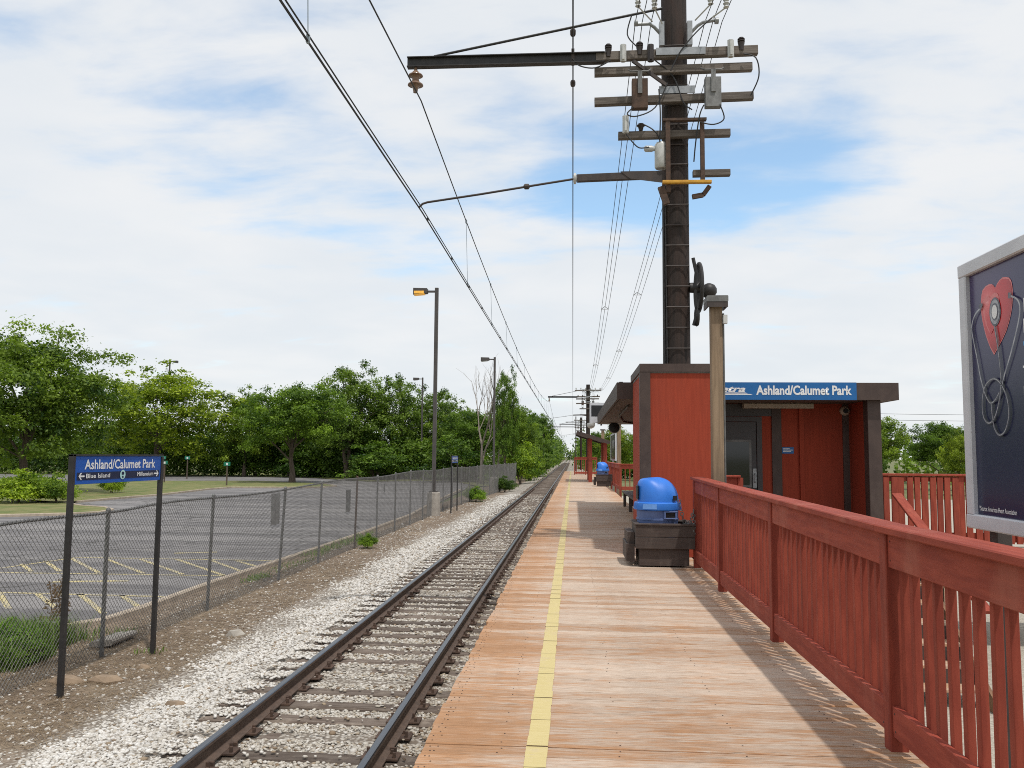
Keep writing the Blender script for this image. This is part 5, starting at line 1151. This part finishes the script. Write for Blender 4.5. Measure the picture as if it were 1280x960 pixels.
# bare tree
rs = random.Random(5); b = MB()
def twig(p, d, L_, r, lev):
    q = p + d * L_; m_ = p.lerp(q, .5) + Vector((rs.uniform(-.1, .1), rs.uniform(-.1, .1), 0)) * L_ * .3
    b.tube([p, m_, q], [r, r * .8, r * .55], 5 if lev < 2 else 4, False)
    if lev >= 5: return
    for k in range(3 if lev < 3 else 2):
        nd_ = (d + Vector((rs.uniform(-.5, .5), rs.uniform(-.5, .5), rs.uniform(-.1, .35)))).normalized(); twig(q if k else m_, nd_, L_ * rs.uniform(.6, .85), r * .55, lev + 1)
bt = thing('bare_tree', 'leafless grey tree rising above the green trees behind the lamp', 'tree', (-9.2, 86, -1.5))
twig(Vector((-9.4, 86, -1.6)), Vector((.02, 0, 1)), 4.1, .19, 0); b.build('trunk', 'dead_wood', bt)
b = MB(); twig(Vector((-7.9, 86.5, -1.6)), Vector((.1, 0, 1)), 3.4, .13, 0); b.build('trunk', 'dead_wood', bt)

# far-off woods that read as one mass
def woods(name, label, strips, leaf=.5, tint=(1, 1, 1)):
    Vs, Fs, Ts = [], [], []; base = 0
    for (p, q, depth, h0, h1, n) in strips:
        u_ = RS.uniform(0, 1, n); v_ = RS.normal(0, .35, n) * depth
        px = p[0] + (q[0] - p[0]) * u_; py = p[1] + (q[1] - p[1]) * u_
        nx, ny = -(q[1] - p[1]), (q[0] - p[0]); L_ = math.hypot(nx, ny); px = px + nx / L_ * v_; py = py + ny / L_ * v_
        tt = u_ * L_; H = h0 + (h1 - h0) * u_; H = H * (.74 + .20 * np.sin(tt * .31 + 1) * np.sin(tt * .17) + .15 * np.sin(tt * .83 + 2) + .09 * np.sin(tt * 1.9) + .06 * np.sin(tt * 4.3))
        z = -1.5 + (H + 1.5) * RS.uniform(0, 1, n) ** .75
        N_ = RS.normal(size=(n, 3)) + np.array([0, -.5, .6]); N_ /= np.linalg.norm(N_, axis=1)[:, None]; ln = leaf * RS.uniform(.6, 1.5, n)
        V, F_ = quads(np.stack([px, py, z], -1), N_, ln, ln * .7)
        t_ = np.clip(.34 + .22 * np.sin(tt * .8) * np.sin(z * 1.1 + tt * .3) + .2 * np.sin(tt * .37 + 2 * np.sin(z * .7)) + .17 * RS.normal(size=n), 0, 1)
        Vs.append(V); Fs.append(F_ + base); Ts.append(np.repeat(t_, 4)); base += 4 * n
    o = put(name, np_mesh(name, np.concatenate(Vs), np.concatenate(Fs), 'leaf', np.concatenate(Ts))); o['label'] = label; o['category'] = 'woods'; o['kind'] = 'stuff'; o.color = (*tint, 1); return o
woods('woods_behind_lot', 'continuous belt of dark woodland behind the parking lot', [((-130, 124), (-9, 126), 7, 6.4, 6.8, 60000), ((-100, 108), (-30, 108), 4, 5.2, 5.0, 52000), ((-34, 106), (-11, 99), 4, 4.8, 4.2, 26000)], .32, (.72, .8, .72))
woods('woods_along_track', 'far belt of woodland closing in along the left of the track', [((-8.0, 112), (-8.5, 200), 4, 7.5, 8.5, 14000), ((-9, 195), (-9, 520), 6, 9, 11, 14000), ((-6.2, 120), (-5.6, 330), 1.5, 1.5, 3.5, 6000), ((-12, 520), (16, 520), 8, 9, 9, 4000)], .6, (.85, .9, .8))
woods('woods_right_of_track', 'far belt of woodland right of the track and behind the station', [((3.6, 175), (5.2, 420), 4, 6.5, 11, 12000), ((6, 118), (40, 112), 7, 4.6, 4.4, 14000), ((40, 108), (150, 60), 9, 4.6, 5.0, 16000)], .55, (.9, .95, .8))

# grass and straw
def blades(name, label, spots, mat, tint=(1, 1, 1), parent=None, lie=False):
    Vs, Ts = [], []
    for (x0, x1, y0, y1, n, h0, h1, w_) in spots:
        x = RS.uniform(x0, x1, n); y = RS.uniform(y0, y1, n)
        z = np.where(x > -8.0, gz(x, y), -1.44) if not lie else gz(x, y) + .008
        h = RS.uniform(h0, h1, n); a = RS.uniform(0, 6.28, n); bend = RS.uniform(.15, .75, n) * h
        if lie: up = RS.uniform(.0, .16, n) * h; bend = h
        else: up = h
        dx, dy = np.cos(a), np.sin(a); wx, wy = -dy * w_, dx * w_
        b0 = np.stack([x - wx, y - wy, z], -1); b1 = np.stack([x + wx, y + wy, z], -1)
        m0 = np.stack([x + dx * bend * .35 - wx * .8, y + dy * bend * .35 - wy * .8, z + up * .62], -1); m1 = np.stack([x + dx * bend * .35 + wx * .8, y + dy * bend * .35 + wy * .8, z + up * .62], -1)
        tp = np.stack([x + dx * bend + wx * .1, y + dy * bend + wy * .1, z + up * .97], -1); tq = np.stack([x + dx * bend - wx * .1, y + dy * bend - wy * .1, z + up * .97], -1)
        Vs.append(np.stack([b0, b1, m1, m0, tp, tq], 1).reshape(-1, 3)); Ts.append(np.repeat(np.clip(RS.normal(.5, .22, n), 0, 1), 6))
    V = np.concatenate(Vs); n = len(V) // 6; k = 6 * np.arange(n)
    F_ = np.concatenate([np.stack([k, k + 1, k + 2, k + 3], -1), np.stack([k + 3, k + 2, k + 4, k + 5], -1)])
    o = put(name, np_mesh(name, V, F_, mat, np.concatenate(Ts))); o['label'] = label; o['category'] = 'grass'; o['kind'] = 'stuff'; o.color = (*tint, 1); return o
blades('tall_grass', 'tall green grass growing through the fence at the left edge', [(-9.2, -7.5, 10.6, 12.9, 5200, .10, .42, .0045), (-8.3, -7.25, 10.7, 11.7, 1100, .10, .5, .007), (-8.0, -7.5, 11.6, 12.4, 300, .2, .55, .012), (-12, -8.8, 11.5, 13.2, 3600, .10, .35, .006)], 'grass_blade')
blades('fence_grass', 'thin green weeds scattered along the foot of the fence', [(-7.6, -6.9, 12.6, 13.3, 120, .06, .18, .006), (-7.5, -7.1, 18.8, 19.8, 160, .05, .16, .008), (-7.7, -7.1, 23.5, 31, 500, .05, .2, .01), (-7.6, -7.0, 20, 23, 120, .04, .14, .008), (-6.3, -5.9, 11.9, 12.2, 40, .03, .08, .006)], 'grass_blade', (1.2, 1.2, 1))
blades('dry_straw', 'dry straw and dead stalks littering the dirt below the fence', [(-7.8, -5.1, 8.0, 13.5, 15000, .05, .22, .0024), (-7.7, -5.3, 13.5, 22, 9000, .06, .24, .0032), (-7.5, -5.6, 22, 34, 1800, .08, .3, .005)], 'straw', (1, 1, 1), lie=True)
blades('island_grass', 'rough grass on the islands of the parking lot', [], 'grass_blade') if False else None
wd = MB()
for k in range(5):
    x, y = -8.2 + random.uniform(-.15, .15), 13.1 + random.uniform(-.15, .15); h = random.uniform(.6, 1.0)
    wd.tube([(x, y, -1.45), (x + random.uniform(-.06, .06), y, -1.45 + h * .6), (x + random.uniform(-.12, .12), y, -1.45 + h)], [.008, .007, .012], 5)
    for j in range(26):
        z = -1.45 + h * random.uniform(.1, 1); a = random.uniform(0, 6.28); q = .05 + .12 * (1 - (z + 1.45) / h)
        wd.add([(x, y, z), (x + q * math.cos(a) - .01, y + q * math.sin(a), z + .03), (x + 1.5 * q * math.cos(a), y + 1.5 * q * math.sin(a), z - .01)], [(0, 1, 2)])
tag(wd.build('dock_weed', 'straw'), 'tall brown seeding weed just inside the fence near the sign post', 'weed')
# loose rocks beside the track
def rock(label, x, y, s, mat, seed):
    rs_ = random.Random(seed); z = float(gz(x, y)); b = MB()
    top = [(rs_.uniform(.45, .8) * math.cos(a), rs_.uniform(.45, .8) * math.sin(a), rs_.uniform(.4, .6)) for a in (0.2, 1.3, 2.5, 3.6, 5.0)]
    mid = [(rs_.uniform(.85, 1.1) * math.cos(a), rs_.uniform(.85, 1.1) * math.sin(a), rs_.uniform(-.05, .2)) for a in (0.1, 1.2, 2.4, 3.5, 5.0)]
    bot = [(q[0] * .9, q[1] * .9, -.5) for q in mid]
    V = [(x + a * s[0], y + c_ * s[1], z + e * s[2]) for a, c_, e in bot + mid + top]
    F_ = [(k, (k + 1) % 5, 5 + (k + 1) % 5) for k in range(5)] + [(k, 5 + (k + 1) % 5, 5 + k) for k in range(5)] + [(5 + k, 5 + (k + 1) % 5, 10 + k) for k in range(5)] + [(5 + (k + 1) % 5, 10 + (k + 1) % 5, 10 + k) for k in range(5)] + [(10, 11, 12), (10, 12, 14), (12, 13, 14)]
    b.add(V, F_); o = b.build('rock', mat); return tag(o, label, 'rock', 'loose rocks beside the track')
rock('pale angular rock at the edge of the dirt and gravel', -5.32, 13.2, (.17, .12, .20), 'rock', 1)
rock('flat brown rock at the foot of the nearest sign post', -6.32, 10.35, (.24, .12, .14), 'rock_brown', 2)
rock('tilted brown slab of rock right of the nearest sign post foot', -5.85, 10.45, (.26, .15, .16), 'rock_brown', 3)
rock('small reddish rock between the sign posts', -5.75, 11.2, (.09, .07, .11), 'rock_brown', 4)
rock('dark lump of old ballast wedged beside the right rail', -1.32, 10.3, (.13, .2, .2), 'rock', 5)
rock('brown stone lying in the gravel left of the ties', -4.35, 9.2, (.13, .07, .08), 'rock_brown', 6)
# thin telephone lines far right with their poles
for x, y in ((16, 92), (75, 90)):
    t = thing('utility_pole', 'timber utility pole far away on the ' + ('left' if x < 20 else 'right') + ' end of the thin wires', 'utility pole', (x, y, -1.5))
    b = MB(); b.tube([(x, y, -1.6), (x, y, 7.2)], [.16, .12], 8); b.build('pole', 'bark', t); b = MB(); b.box(x - .9, x + .9, y - .06, y + .06, 6.5, 6.65); b.build('crossarm', 'grey_timber', t)
for z, d_ in ((6.6, 'upper'), (5.95, 'lower')):
    b = MB(); b.tube([(16 + 59 * k / 12, 92 - 2 * k / 12, z - .9 * 4 * (k / 12) * (1 - k / 12) * .6) for k in range(13)], .018, 4); tag(b.build('telephone_line', 'wire'), f'{d_} of two thin lines crossing the sky right of the station roof', 'wire')
